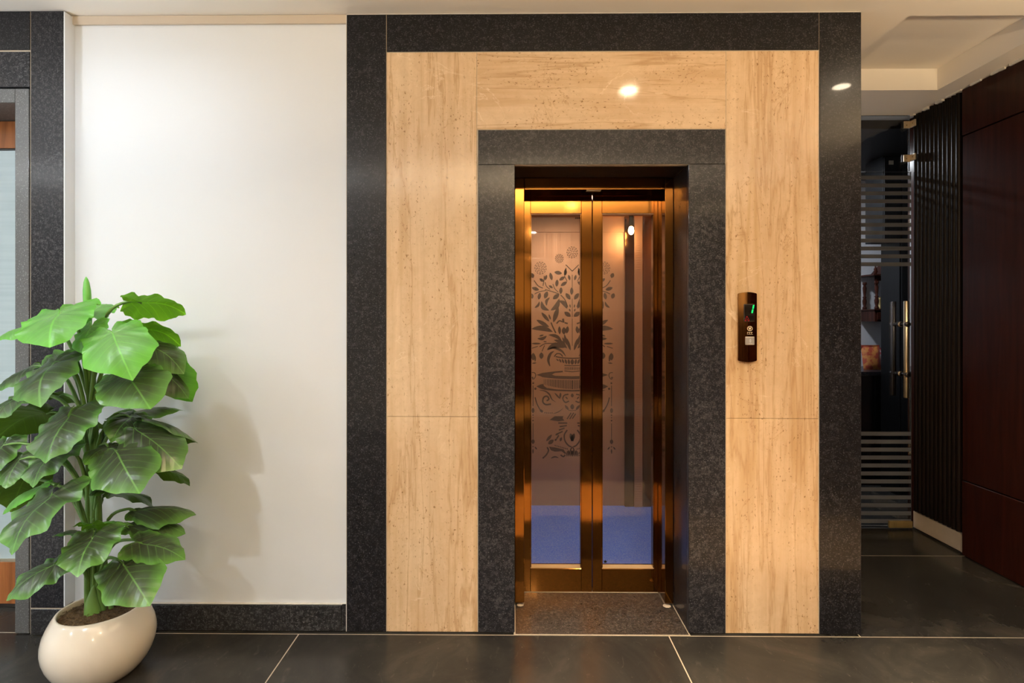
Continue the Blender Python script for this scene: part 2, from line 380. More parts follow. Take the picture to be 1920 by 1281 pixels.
# ================================================================== LIFT DOORS
fr = thing('lift_door_frame', 'polished bronze steel frame lining the lift opening', 'door frame', (.39, 2.85, 0))
box('post', .003, .049, 2.78, 2.915, .018, 2.0925, 'bronze', fr, .002)
box('post', .735, .7755, 2.78, 2.915, .018, 2.0925, 'bronze', fr, .002)
box('lintel', .0495, .7345, 2.78, 2.915, 2.036, 2.0925, 'bronze', fr, .002)
box('sensor_plate', .355, .425, 2.79, 2.82, 2.0335, 2.0358, 'steel', fr)
def leaf_door(x0, x1, px0, px1, label, mark):
    t = thing('lift_door', label, 'lift door', ((x0+x1)/2, 2.95, .004), None)
    z0, z1, pz0, pz1 = .006, 2.10, .124, 1.946
    y0, y1 = 2.92, 2.985
    box('stile', x0, px0, y0, y1, z0, z1, 'bronze', t, .0015, 1); box('stile', px1, x1, y0, y1, z0, z1, 'bronze', t, .0015, 1)
    box('top_rail', px0, px1, y0, y1, pz1, z1, 'bronze', t, .0015, 1); box('bottom_rail', px0, px1, y0, y1, z0, pz0, 'bronze', t, .0015, 1)
    box('glass_pane', px0, px1, 2.966, 2.974, pz0, pz1, 'glass', t)
    e = .004
    box('side_bead', px0, px0+e, 2.925, 2.964, pz0+e, pz1-e, 'bronze', t); box('side_bead', px1-e, px1, 2.925, 2.964, pz0+e, pz1-e, 'bronze', t)
    box('top_bead', px0, px1, 2.925, 2.964, pz1-e, pz1, 'rose_steel', t); box('bottom_bead', px0, px1, 2.925, 2.964, pz0, pz0+e, 'gold', t)
    mx, mz = mark
    mk = [lathe((mx, 2.9655, mz), [(.001, 0), (.001, -.0006)], 5, 'y')]
    if mz < .5:   # small star mark near the bottom ledge
        pts = []
        for k in range(10):
            a = PI/2+k*PI/5; r = .011 if k % 2 == 0 else .005
            pts.append((mx+r*math.cos(a), 2.9650, mz+r*math.sin(a)))
        mk.append((pts, [tuple(range(10))]))
        mk.append(lathe((mx, 2.965, mz), [(.001, 0), (.001, .0004)], 4, 'y'))
    else:
        for dx in (-.009, -.003, .003, .009):
            mk.append(([(mx+dx-.002, 2.965, mz-.004), (mx+dx+.002, 2.965, mz-.004), (mx+dx+.003, 2.965, mz+.004), (mx+dx-.001, 2.965, mz+.004)], [(0, 1, 2, 3)]))
    mesh('maker_mark', *merge(*mk), 'black_lacquer', t)
    return t
leaf_door(-.03, .3985, .084, .344, 'bronze-framed glass lift door through which most of the vase etching shows', (.328, 1.930))
leaf_door(.4015, .83, .450, .716, 'bronze-framed glass lift door in front of the ribbed strip and lamp', (.474, .142))

# ================================================================== LIFT CAB
cab = thing('lift_cab', 'rose-gold steel lift cab with vase etching and blue floor behind the doors', 'lift', (.43, 3.7, 0))
CX0, CX1, CY0, CY1, CZ = -.19, 1.05, 3.06, 4.29, 2.175
box('back_wall', CX0, CX1, CY1, CY1+.03, .002, CZ, 'rose_steel', cab)
box('side_wall', CX0-.03, CX0, CY0, CY1+.03, .002, CZ, 'rose_steel', cab)
box('side_wall', CX1, CX1+.03, CY0, CY1+.03, .002, CZ, 'rose_steel', cab)
boxes('front_return', [(CX0, -.03, CY0, CY0+.04, .002, CZ), (.83, CX1, CY0, CY0+.04, .002, CZ), (-.03, .83, CY0, CY0+.04, 2.08, CZ)], 'bronze_dark', cab)
box('cab_ceiling', CX0-.03, CX1+.03, CY0, CY1+.03, CZ, CZ+.03, 'rose_steel', cab)
t = NT('blue_speckled_vinyl'); n = t.noise(t.pos(), 150, 2); n2 = t.noise(t.pos(), 4, 3)
t.bsdf(t.mix(t.ramp(n, [(.4, 0), (.7, 1)]), t.mix(n2, (.05, .17, 1.0), (.07, .21, 1.0)), (.20, .36, 1.0)), .6)
M['blue'] = t.m
box('cab_floor', CX0-.03, CX1+.03, 2.99, CY1+.03, -.03, .002, 'blue', cab)
box('top_fascia', CX0, CX1, CY1-.012, CY1, 2.06, CZ, 'rose_steel', cab)
box('dark_column', .826, .895, CY1-.03, CY1, .003, CZ, 'bronze_dark', cab, .003, 1)
rib = box('ribbed_strip', .897, .957, CY1-.035, CY1, .003, CZ, 'rose_steel', cab)
ribs = []
z = .03
while z < CZ-.02: ribs.append((.900, .954, CY1-.0375, CY1-.0351, z, z+.009)); z += .018
boxes('rib', ribs, 'rose_steel', rib)['kind'] = 'stuff'
box('dark_column', .959, 1.03, CY1-.03, CY1, .003, CZ, 'bronze_dark', cab, .003, 1)
# shaft shell around the cab so that no light leaks in
struct(boxes('wall_lift_shaft', [(-.36, -.26, 2.79, 4.5, 0, CEIL), (1.12, 1.22, 2.79, 4.5, 0, CEIL), (-.36, 1.22, 4.40, 4.5, 0, CEIL)], 'blackout'))

# --- etched vase of flowers: flat print on the back wall, built as thin inlays
K = .00402; MX = .437
def A(zx, zy): return ((zx-541)/5.823, 440+zy/5.823)
def Bz(zx, zy): return ((zx-512)/5.569, 650+zy/5.569)
class Etch:
    def __init__(s): s.V = []; s.F = []
    def poly(s, pts, mirror=True):
        for sg in ((1, -1) if mirror else (1,)):
            o = len(s.V)
            for (dx, py) in pts: s.V.append((MX+sg*dx*K, CY1-.0015, 1.4+(600-py)*K))
            s.F.append(tuple(range(o, o+len(pts))))
    def strip(s, L, R, mirror=True):
        for i in range(len(L)-1): s.poly([L[i], L[i+1], R[i+1], R[i]], mirror)
    def stroke(s, T, pts, w, mirror=True, taper=False):
        P = spline([Vector((*T(*p), 0)) for p in pts], 4); L = []; R = []
        for i, p in enumerate(P):
            d = (P[min(i+1, len(P)-1)]-P[max(i-1, 0)]).normalized(); q = Vector((-d.y, d.x, 0))*w/5.7/2
            if taper: q *= max(.12, math.sin(PI*(.08+.9*i/(len(P)-1))))
            L.append(tuple((p+q)[:2])); R.append(tuple((p-q)[:2]))
        s.strip(L, R, mirror)
    def leaf(s, T, x0, y0, x1, y1, w, bend=0, mirror=True):
        a = Vector((*T(x0, y0), 0)); b = Vector((*T(x1, y1), 0)); d = b-a; q = Vector((-d.y, d.x, 0)).normalized(); L = []; R = []
        for i in range(9):
            u = i/8; c = a+d*u+q*bend*math.sin(PI*u)*d.length; h = q*w/5.7/2*math.sin(PI*u)**.75
            L.append(tuple((c+h)[:2])); R.append(tuple((c-h)[:2]))
        s.strip(L, R, mirror)
    def dot(s, T, x, y, r, mirror=True):
        c = T(x, y); s.poly([(c[0]+r/5.7*math.cos(2*PI*k/7), c[1]+r/5.7*math.sin(2*PI*k/7)) for k in range(7)], mirror)
    def rose(s, T, x, y, r, mirror=True):
        for ring, nn in ((.25, 4), (.5, 7), (.75, 10), (1, 13)):
            for k in range(nn):
                a = 2*PI*k/nn+ring*2; b = a+.62*2*PI/nn
                s.stroke(T, [(x+r*ring*math.cos(a), y+r*ring*math.sin(a)*1.05), (x+r*ring*math.cos((a+b)/2)*1.05, y+r*ring*math.sin((a+b)/2)*1.1), (x+r*ring*math.cos(b), y+r*ring*math.sin(b)*1.05)], 6.5, mirror)
    def build(s, name): return tag(mesh(name, s.V, s.F, 'etch', cab), kind='stuff')
e = Etch()
for p in ([(541, 440), (541, 580)], [(541, 700), (541, 900)], [(541, 915), (541, 1215)]): e.stroke(A, p, 6, False)
e.rose(A, 541, 195, 56, False); e.rose(A, 400, 262, 42); e.rose(A, 195, 365, 60)
for a in ((345, 410, 430, 425, 40), (475, 360, 455, 450, 25), (300, 415, 320, 500, 35), (400, 500, 460, 460, 35), (370, 570, 378, 490, 36),
          (415, 560, 485, 515, 36), (415, 650, 420, 575, 36), (470, 640, 520, 710, 42), (330, 705, 400, 650, 46),
          (285, 555, 330, 585, 25), (240, 700, 270, 620, 44), (175, 710, 190, 635, 36), (100, 580, 180, 605, 38), (185, 480, 230, 515, 30),
          (245, 500, 262, 440, 26), (95, 420, 115, 475, 42), (88, 640, 108, 700, 42), (455, 845, 525, 895, 46), (500, 440, 515, 500, 26), (610, 380, 618, 450, 30),
          (205, 850, 290, 950, 36), (150, 930, 290, 1010, 42), (335, 960, 390, 790, 50), (285, 870, 305, 930, 18), (180, 1110, 230, 1095, 18),
          (400, 1000, 405, 1090, 32), (450, 1010, 450, 1090, 46), (492, 1000, 480, 1080, 36), (455, 1085, 480, 1210, 26), (435, 1120, 460, 1190, 20),
          (480, 1130, 522, 1265, 32), (95, 1190, 200, 1190, 20), (225, 1168, 265, 1172, 12), (515, 760, 520, 800, 14), (508, 810, 520, 840, 16)): e.leaf(A, *a)
e.leaf(A, 535, 660, 535, 575, 36, 0, False)
for a in ((205, 725, 290, 830, 46, .22), (305, 830, 400, 700, 52, .15), (395, 720, 485, 810, 46, -.15), (262, 780, 298, 685, 30, -.2), (130, 800, 185, 730, 26, .15),
          (95, 1030, 330, 1062, 56, -.10), (160, 1135, 265, 1105, 34, .15), (280, 1095, 432, 1172, 36, -.15), (340, 1150, 485, 1245, 42, -.12), (265, 1252, 462, 1235, 60, -.18)): e.leaf(A, *a)
for p, wd in (([(125, 500), (170, 560), (220, 585)], 9), ([(245, 520), (260, 565), (300, 600)], 8), ([(245, 600), (330, 625), (400, 650)], 9), ([(130, 650), (180, 625), (255, 610)], 8),
          ([(330, 540), (350, 590), (390, 630)], 8), ([(415, 660), (460, 710), (490, 790)], 10), ([(310, 960), (330, 1010), (362, 1075)], 14), ([(370, 972), (400, 942), (432, 952)], 15),
          ([(440, 918), (446, 962)], 22), ([(458, 962), (492, 972)], 15), ([(185, 1225), (250, 1190), (345, 1190)], 9), ([(100, 1242), (165, 1220)], 8), ([(210, 1275), (240, 1210)], 8),
          ([(235, 450), (232, 505), (222, 560)], 9), ([(455, 450), (485, 510)], 8), ([(470, 330), (541, 400)], 9)): e.stroke(A, p, wd)
e.build('etched_flowers')
e = Etch()
for a in ((190, 60, 190, 130, 46), (105, 65, 105, 145, 46), (128, 95, 124, 160, 16), (92, 175, 140, 170, 14)): e.leaf(Bz, *a)
e.stroke(Bz, [(280, 205), (262, 140), (285, 75), (322, 48)], 30, True, True)
e.stroke(Bz, [(250, 35), (320, 12), (400, 45), (445, 102)], 26, True, True); e.stroke(Bz, [(325, 105), (350, 75), (390, 78), (412, 105)], 12)
e.stroke(Bz, [(340, 105), (420, 118), (512, 122)], 12)
for a in ((345, 128, 372, 152, 14), (375, 128, 398, 167, 18), (405, 128, 425, 174, 20), (437, 130, 455, 182, 24), (472, 130, 480, 186, 26)): e.leaf(Bz, *a)
e.leaf(Bz, 512, 130, 512, 190, 38, 0, False)
e.stroke(Bz, [(430, 196), (512, 200)], 9); e.stroke(Bz, [(430, 254), (512, 263)], 9)
for k in range(6): e.stroke(Bz, [(437+k*14, 214), (437+k*14, 243)], 7)
e.strip([Bz(*p) for p in ((140, 295), (200, 275), (300, 262), (360, 256), (412, 252))], [Bz(*p) for p in ((140, 296), (190, 312), (300, 292), (330, 275), (415, 268))])
e.strip([Bz(*p) for p in ((190, 312), (300, 292), (330, 304), (400, 306), (512, 309))], [Bz(*p) for p in ((200, 319), (260, 327), (330, 333), (400, 338), (512, 341))])
for k in range(18):
    x = 218+k*17; e.stroke(Bz, [(x, 340+k*.6), (x, 398+46*math.sin(PI/2*k/18))], 5+min(k, 6)*.9)
e.strip([Bz(*p) for p in ((140, 414), (180, 396), (208, 390), (218, 412), (250, 433), (350, 447), (512, 452))], [Bz(*p) for p in ((140, 416), (160, 428), (180, 438), (205, 446), (250, 455), (350, 464), (512, 469))])
e.build('etched_vase')
e = Etch()
e.stroke(Bz, [(290, 600), (235, 605), (205, 575), (215, 530), (250, 518), (268, 548), (245, 566)], 17); e.stroke(Bz, [(170, 455), (230, 465), (275, 500), (300, 550), (342, 580)], 16, True, True)
e.stroke(Bz, [(125, 530), (145, 600), (180, 665)], 12); e.stroke(Bz, [(178, 663), (204, 682)], 24)
for k in range(5): e.dot(Bz, 226+k*19, 690+k*2.5-.5*k*k, 7)
e.stroke(Bz, [(312, 700), (370, 680), (422, 640)], 9, True, True)
for sgn in (1,):
    e.stroke(Bz, [(103, 405), (103, 622)], 8); e.leaf(Bz, 103, 638, 103, 697, 32); e.dot(Bz, 103, 715, 8); e.dot(Bz, 103, 742, 6); e.dot(Bz, 103, 772, 9)
    e.stroke(Bz, [(90, 270), (120, 275), (131, 302), (115, 335), (95, 340)], 9); e.dot(Bz, 98, 325, 11); e.dot(Bz, 105, 382, 11); e.dot(Bz, 128, 440, 13)
    e.stroke(Bz, [(103, 800), (103, 965)], 7); e.leaf(Bz, 103, 965, 103, 1018, 36); e.dot(Bz, 103, 1045, 7); e.leaf(Bz, 103, 1065, 103, 1120, 15); e.leaf(Bz, 120, 1045, 145, 1075, 15); e.leaf(Bz, 86, 1045, 62, 1075, 15)
e.build('etched_swags')
e = Etch()
e.stroke(Bz, [(472, 498), (430, 508), (414, 545), (440, 582), (478, 568)], 15)
for a in ((435, 610, 475, 662, 26), (390, 480, 385, 540, 22), (440, 520, 465, 550, 16), (240, 988, 300, 918, 30), (262, 1018, 318, 972, 42), (335, 925, 372, 905, 22), (385, 990, 402, 945, 26), (490, 905, 522, 990, 42),
          (500, 1080, 512, 1130, 26), (470, 1080, 480, 1130, 22), (330, 985, 350, 960, 22), (512, 1040, 540, 1100, 14)): e.leaf(Bz, *a)
e.leaf(Bz, 512, 488, 512, 532, 32, 0, False); e.leaf(Bz, 512, 598, 512, 658, 42, 0, False)
e.stroke(Bz, [(330, 485), (360, 518), (388, 548)], 18, True, True); e.stroke(Bz, [(470, 665), (512, 668)], 6)
for p in ([(458, 756), (500, 690)], [(485, 756), (527, 690)], [(512, 752), (548, 700)]): e.stroke(Bz, p, 13, False)
e.poly([Bz(*p) for p in ((275, 766), (330, 726), (420, 726), (412, 748), (430, 772), (370, 780))])
for p in ([(365, 798), (460, 798)], [(380, 836), (455, 824)], [(372, 872), (432, 850)], [(362, 908), (412, 885)], [(350, 960), (372, 925)]): e.stroke(Bz, p, 15)
e.stroke(Bz, [(460, 870), (430, 920), (435, 980), (470, 1030), (502, 1045)], 15)
e.strip([Bz(*p) for p in ((268, 1044), (330, 1052), (420, 1072), (448, 1112))], [Bz(*p) for p in ((290, 1082), (330, 1096), (400, 1092), (440, 1122))])
e.stroke(Bz, [(250, 1050), (264, 1085), (240, 1132), (203, 1166)], 16); e.stroke(Bz, [(290, 1166), (330, 1150), (372, 1162)], 16, True, True); e.stroke(Bz, [(390, 1130), (420, 1148), (438, 1128)], 15)
for k in range(8): e.stroke(Bz, [(330+k*18, 1026+k*5), (338+k*18, 1040+k*5)], 8)
for k in range(5): e.leaf(Bz, 450+k*14, 1150, 462+k*14, 1085, 12)
e.build('etched_pedestal')

# small hanging lamp in the cab
M['lamp_glow'] = emitter('lamp_glow', (1, .62, .25), 60)
lp = thing('cab_lamp', 'small glowing bulb in a dark holder inside the lift cab', 'lamp', (.845, 4.12, 2.0))
mesh('holder', *lathe((.845, 4.12, 2.075), [(.012, 0), (.014, .02), (.014, .075), (.02, .08), (.02, .0995)], 14), 'black_lacquer', lp, True)
mesh('bulb', *lathe((.845, 4.12, 2.015), [(.004, 0), (.016, .010), (.021, .028), (.018, .048), (.011, .0595)], 16), 'lamp_glow', lp, True)
def lamp_light(name, kind, loc, parent, watts, color, size=.05, rot=None, spread=None):
    d = bpy.data.lights.new(name, kind); d.energy = watts; d.color = color
    if kind == 'AREA':
        d.shape = 'DISK'; d.size = size
        if spread: d.spread = spread
    else: d.shadow_soft_size = size
    o = bpy.data.objects.new(name, d); COL.objects.link(o)
    if parent is not None: o.parent = parent; o.location = Vector(loc)-ORG[parent.name]
    else: o.location = loc
    if rot: o.rotation_euler = rot
    return o
lamp_light('bulb_light', 'POINT', (.845, 4.06, 2.00), lp, 2.5, (1, .60, .28), .02)
cl = thing('cab_ceiling_light', 'flat round light in the ceiling of the lift cab', 'ceiling light', (.36, 3.5, CZ-.02))
mesh('ring', *lathe((.36, 3.5, CZ-.012), [(.09, 0), (.1, .004), (.1, .0115)], 24), 'steel', cl, True)
M['warm_lens'] = emitter('warm_lens', (1, .72, .42), 6)
mesh('diffuser', *lathe((.36, 3.5, CZ-.0145), [(.08, 0), (.088, .0024)], 24), 'warm_lens', cl)
lamp_light('diffuser_light', 'AREA', (.36, 3.5, CZ-.018), cl, 14, (1, .80, .60), .16)

# ================================================================== CALL PANEL
cp = thing('call_panel', 'polished bronze lift call panel with green digit and red arrow on marble', 'call panel', (1.035, 2.543, 1.368))
pv = []; z0, z1, xa, xb = 1.215, 1.521, .993, 1.076
front = []
N = 20
for k in range(N+1):
    u = k/N; x = xa+(xb-xa)*u; front.append((x, 2.543-.012-.009*math.sin(PI*u), z1-.004+.006*math.sin(PI*u)))
V = []; Fc = []
for (x, y, zt) in front:
    zb = z0+.004-.006*math.sin(PI*(x-xa)/(xb-xa))
    V += [(x, y, zt), (x, y, zb), (x, 2.5428, zt), (x, 2.5428, zb)]
for k in range(N):
    a, b = 4*k, 4*k+4
    Fc += [(a, a+1, b+1, b), (a, b, b+2, a+2), (a+1, a+3, b+3, b+1), (a+2, b+2, b+3, a+3)]
Fc += [(0, 2, 3, 1), (4*N, 4*N+1, 4*N+3, 4*N+2)]
M['panel_bronze'] = brushed('call_panel_bronze', (.34, .17, .055), .08)
body = mesh('body', V, Fc, 'panel_bronze', cp)
bm = bmesh.new(); bm.from_mesh(body.data); bmesh.ops.bevel(bm, geom=[e_ for e_ in bm.edges if e_.calc_face_angle(0) > .6], offset=.002, segments=2, affect='EDGES')
for f_ in bm.faces: f_.smooth = True
for e_ in bm.edges: e_.smooth = e_.calc_face_angle(0) < .5
bm.to_mesh(body.data); bm.free()
M['screen'] = plain('smoked_screen', (.012, .010, .008), .12)
M['green'] = emitter('green_segment', (.02, 1, .18), 1.6); M['red'] = emitter('red_arrow', (1, .03, .03), .9)
M['panel_print'] = plain('pale_gold_print', (.95, .80, .55), .4, .2)
M['button_steel'] = plain('bright_button_steel', (.62, .60, .58), .3, .6); M['button_print'] = plain('button_white_print', (.92, .92, .95), .5)
PYF = 2.5205
sc = box('screen', 1.0135, 1.0615, PYF-.001, 2.527, 1.392, 1.470, 'screen', cp, .002)
def para(name, x0, z0_, x1, z1_, w, mat, par, y=PYF-.0022):
    return mesh(name, [(x0-w/2, y, z0_), (x0+w/2, y, z0_), (x1+w/2, y, z1_), (x1-w/2, y, z1_), (x0-w/2, y+.001, z0_), (x0+w/2, y+.001, z0_), (x1+w/2, y+.001, z1_), (x1-w/2, y+.001, z1_)],
                [(0, 1, 2, 3), (4, 7, 6, 5), (0, 4, 5, 1), (1, 5, 6, 2), (2, 6, 7, 3), (3, 7, 4, 0)], mat, par)
para('digit_segment', 1.0485, 1.4300, 1.0515, 1.4460, .006, 'green', sc); para('digit_segment', 1.0525, 1.4490, 1.0560, 1.4660, .006, 'green', sc)
def outline(name, pts, w, mat, par, y=PYF-.0022, closed=True):
    V = []; Fc = []; P = [Vector((p[0], y, p[1])) for p in pts]; n = len(P); cc = sum(P, Vector())/n
    for p in P: d = (p-cc); q = p-d.normalized()*w*1.6; V += [p, q]
    for i in range(n if closed else n-1): j = (i+1) % n; Fc.append((2*i, 2*j, 2*j+1, 2*i+1))
    return mesh(name, V, Fc, mat, par)
outline('arrow', [(1.0165, 1.396), (1.0245, 1.416), (1.0275, 1.416), (1.0370, 1.396), (1.031, 1.395), (1.0265, 1.404), (1.022, 1.395)], .0011, 'red', sc)
# emblem: ring with a downward triangle over a line of tiny letters
em = [];
ring = []
for k in range(20):
    a = 2*PI*k/20; ring += [(1.0395+.012*math.cos(a), PYF-.0012, 1.362+.011*math.sin(a)), (1.0395+.0092*math.cos(a), PYF-.0012, 1.362+.0082*math.sin(a))]
em.append((ring, [(2*k, 2*((k+1) % 20), 2*((k+1) % 20)+1, 2*k+1) for k in range(20)]))
em.append(([(1.0330, PYF-.0012, 1.366), (1.0460, PYF-.0012, 1.366), (1.0395, PYF-.0012, 1.3545)], [(0, 1, 2)]))
for k in range(3):
    x = 1.0275+k*.0085
    em.append(([(x, PYF-.0012, 1.3465), (x+.006, PYF-.0012, 1.3465), (x+.006, PYF-.0012, 1.3445), (x, PYF-.0012, 1.3445), (x+.002, PYF-.0012, 1.3445), (x+.004, PYF-.0012, 1.3445), (x+.002, PYF-.0012, 1.3385), (x, PYF-.0012, 1.3385)], [(0, 1, 2, 3), (4, 5, 6, 7)]))
em.append(([(1.027, PYF-.0012, 1.3365), (1.053, PYF-.0012, 1.3365), (1.053, PYF-.0012, 1.3355), (1.027, PYF-.0012, 1.3355)], [(0, 1, 2, 3)]))
mesh('emblem', *merge(*em), 'panel_print', cp)
bt = box('button', 1.0200, 1.0590, PYF-.004, 2.527, 1.2900, 1.3260, 'button_steel', cp, .002)
yb = PYF-.0052
mesh('button_symbol', *merge(([(1.0345, yb, 1.309), (1.0445, yb, 1.309), (1.0395, yb, 1.3175)], [(0, 1, 2)]), ([(1.0345, yb, 1.307), (1.0445, yb, 1.307), (1.0395, yb, 1.2985)], [(0, 1, 2)]),
     ([(1.033, yb, 1.2965), (1.0475, yb, 1.2965), (1.0475, yb, 1.2945), (1.033, yb, 1.2945)], [(0, 1, 2, 3)])), 'button_print', bt)

# ================================================================== GLASS DOOR AND TRANSOM (corridor end)
GY = 3.84
gd = thing('glass_door', 'frameless glass door with frosted stripes and long brass-toned pull handle', 'door', (2.2, GY, .012))
gp = box('glass_pane', 1.70, 2.656, GY-.006, GY+.006, .014, 2.390, 'door_glass', gd, .001, 1)
M['edge'] = plain('pale_glass_edge', (.05, .055, .055), .5)
boxes('polished_edge', [(2.6562, 2.6575, GY-.006, GY+.006, .014, 2.390), (1.70, 2.6575, GY-.006, GY+.006, 2.3902, 2.3915)], 'edge', gd)
for k in range(12):
    z = 2.366-k*.05275; box('frosted_stripe', 1.70, 2.655, GY-.0072, GY-.0062, z-.026, z, 'frost_film', gd)
for k in range(12):
    z = .651-k*.0532; box('frosted_stripe', 1.70, 2.655, GY-.0072, GY-.0062, z-.0265, z, 'frost_film', gd)
hd = box('handle_mount', 2.584, 2.586, GY-.0062, GY+.0062, 1.370, 1.372, 'dark_steel', gd)
for (yy, mt) in ((GY-.062, 'steel'), (GY+.062, 'dark_steel')):
    mesh('pull_bar', *lathe((2.585, yy, .885), [(.012, 0), (.0155, .004), (.0155, .636), (.012, .640)], 16), mt, gd, True)
for zz in (1.371, 1.039):
    mesh('standoff', *lathe((2.585, GY-.085, zz), [(.012, 0), (.0175, .003), (.0175, .020), (.0125, .022), (.0125, .076), (.017, .077), (.017, .0788)], 16, 'y'), 'dark_steel', gd, True)
    mesh('standoff', *lathe((2.585, GY+.0062, zz), [(.017, 0), (.017, .004), (.0125, .005), (.0125, .062), (.0125, .078)], 16, 'y'), 'dark_steel', gd, True)
    mesh('collar', *lathe((2.585, GY-.0125, zz), [(.0185, 0), (.0185, .006)], 16, 'y'), 'steel', gd, True)
h = box('floor_hinge', 2.500, 2.655, GY-.024, GY-.0075, .012, .058, 'brass', gd, .003)
box('hinge_cover', 2.525, 2.60, GY-.028, GY-.0242, .022, .050, 'brass', h, .002)
tr = thing('glass_transom', 'fixed clear glass panel over the striped glass door', 'glass panel', (2.1, GY, 2.40))
box('glass_pane', 1.53, 2.646, GY-.006, GY+.006, 2.397, CEIL-.002, 'door_glass', tr, .001, 1)
box('polished_edge', 2.6462, 2.6475, GY-.006, GY+.006, 2.397, CEIL-.002, 'edge', tr)
for zz in (2.704, 2.480):
    c = box('corner_clip', 2.602, 2.645, GY-.016, GY-.0065, zz-.024, zz+.024, 'nickel', tr, .002)
    box('clip_arm', 2.640, 2.652, GY-.062, GY-.0165, zz-.022, zz+.022, 'nickel', c, .002)
    mesh('screw', *lathe((2.620, GY-.0175, zz-.004), [(.004, 0), (.005, .0012)], 8, 'y'), 'brass', c)
    mesh('screw', *lathe((2.6388, GY-.042, zz+.002), [(.004, 0), (.005, .0012)], 8, 'x'), 'brass', c)
    box('backing_plate', 2.590, 2.600, GY-.012, GY-.0065, zz-.024, zz+.024, 'dark_steel', c, .001, 1)

# ================================================================== ROOM BEHIND THE GLASS
struct(boxes('wall_pantry', [(1.40, 4.2, 5.40, 5.5, 0, CEIL), (4.1, 4.2, 3.93, 5.40, 0, CEIL), (1.40, 1.525, 3.90, 5.40, 0, CEIL), (2.86, 4.2, 3.85, 3.93, 0, CEIL)], 'grey_paint'))
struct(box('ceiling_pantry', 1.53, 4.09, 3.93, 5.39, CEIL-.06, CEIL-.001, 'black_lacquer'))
ct = thing('pantry_counter', 'low black counter with a polished top beneath the wooden shrine', 'counter', (2.4, 5.1, 0))
box('cabinet_body', 1.54, 3.05, 4.85, 5.395, .004, .93, 'black_lacquer', ct, .004)
box('worktop', 1.53, 3.60, 4.80, 5.396, .9305, .965, 'granite', ct, .004)
box('side_cabinet', 3.055, 3.60, 4.85, 5.395, .004, .93, 'black_lacquer', ct, .004)
cu = thing('tall_cupboard', 'tall black cupboard standing beside the shrine behind the glass', 'cupboard', (3.44, 4.6, 0))
box('body', 3.06, 4.0, 4.55, 4.78, .004, CEIL-.07, 'black_lacquer', cu, .004)
for k in range(2): 
    d = box('door', 3.07+k*.46, 3.52+k*.46, 4.535, 4.5495, .05, 2.6, 'black_lacquer', cu, .003)
    box('knob', 3.49+k*.05, 3.505+k*.05, 4.52, 4.5345, 1.1, 1.2, 'dark_steel', d, .003)
lo = thing('loft_cabinet', 'black overhead cabinet fixed high beside the tall cupboard', 'cabinet', (2.96, 4.6, 2.06))
box('body', 2.93, 3.058, 4.55, 4.78, 2.03, CEIL-.07, 'black_lacquer', lo, .004)
box('door', 2.933, 3.055, 4.535, 4.5495, 2.04, 2.69, 'black_lacquer', lo, .003)
box('pale_square', 2.965, 3.002, 4.5315, 4.5345, 2.63, 2.662, 'nickel', lo, .001, 1)  # small yellowish square on the cabinet door
# wooden wall shrine
M['shrine_wood'] = wood('red_brown_shrine_wood', (.02, .006, .004), (.07, .02, .012), .3)
sh = thing('home_shrine', 'small carved red-brown wooden shrine with turned posts and drawer on wall', 'shrine', (3.42, 5.3, 1.39))
SX0, SX1, SYF, SYB = 3.255, 3.60, 5.17, 5.397
box('drawer_box', SX0, SX1, SYF, SYB, 1.385, 1.485, 'shrine_wood', sh, .004)
d = box('drawer', SX0+.02, SX1-.02, SYF-.008, SYF-.0005, 1.400, 1.470, 'shrine_wood', sh, .003)
mesh('drawer_knob', *lathe((3.32, SYF-.022, 1.437), [(.004, 0), (.008, .004), (.005, .013)], 10, 'y'), 'brass', d, True)
box('base_lip', SX0-.012, SX1+.012, SYF-.015, SYB, 1.4855, 1.497, 'shrine_wood', sh, .003)
post = [(.018, 0), (.018, .02), (.011, .03), (.017, .055), (.019, .08), (.012, .105), (.018, .115), (.010, .125), (.014, .16), (.017, .20), (.010, .225), (.018, .235), (.018, .255)]
for (px_, py_) in ((SX0+.03, SYF+.02), (SX1-.03, SYF+.02), (SX0+.03, SYB-.03), (SX1-.03, SYB-.03)):
    mesh('turned_post', *lathe((px_, py_, 1.497), post, 12), 'shrine_wood', sh, True)
box('cornice', SX0-.02, SX1+.02, SYF-.02, SYB, 1.80, 1.815, 'shrine_wood', sh, .003)
ar = []
for k in range(13):
    u = k/12; x = SX0+.012+(SX1-SX0-.024)*u; ar.append((x, 1.80)); 
V = []; Fc = []
for k in range(25):
    u = k/24; x = SX0+.012+(SX1-SX0-.024)*u; zb = 1.735+.05*abs(math.sin(PI*u))**.6*(.8+.2*math.cos(6*PI*u))-.02*(abs(u-.5) > .46)
    V += [(x, SYF+.005, 1.80), (x, SYF+.005, zb), (x, SYF+.02, 1.80), (x, SYF+.02, zb)]
for k in range(24):
    a = 4*k; b = a+4; Fc += [(a, a+1, b+1, b), (a+2, b+2, b+3, a+3), (a+1, a+3, b+3, b+1), (a, b, b+2, a+2)]
mesh('carved_arch', V, Fc, 'shrine_wood', sh)
cxs, cys = (SX0+SX1)/2+.03, (SYF+SYB)/2
mesh('roof', [(cxs-.12, SYF+.02, 1.815), (cxs+.12, SYF+.02, 1.815), (cxs+.12, SYB-.02, 1.815), (cxs-.12, SYB-.02, 1.815), (cxs-.03, cys-.03, 1.965), (cxs+.03, cys-.03, 1.965), (cxs+.03, cys+.03, 1.965), (cxs-.03, cys+.03, 1.965)],
     [(0, 1, 2, 3), (4, 5, 6, 7), (0, 1, 5, 4), (1, 2, 6, 5), (2, 3, 7, 6), (3, 0, 4, 7)], 'shrine_wood', sh)
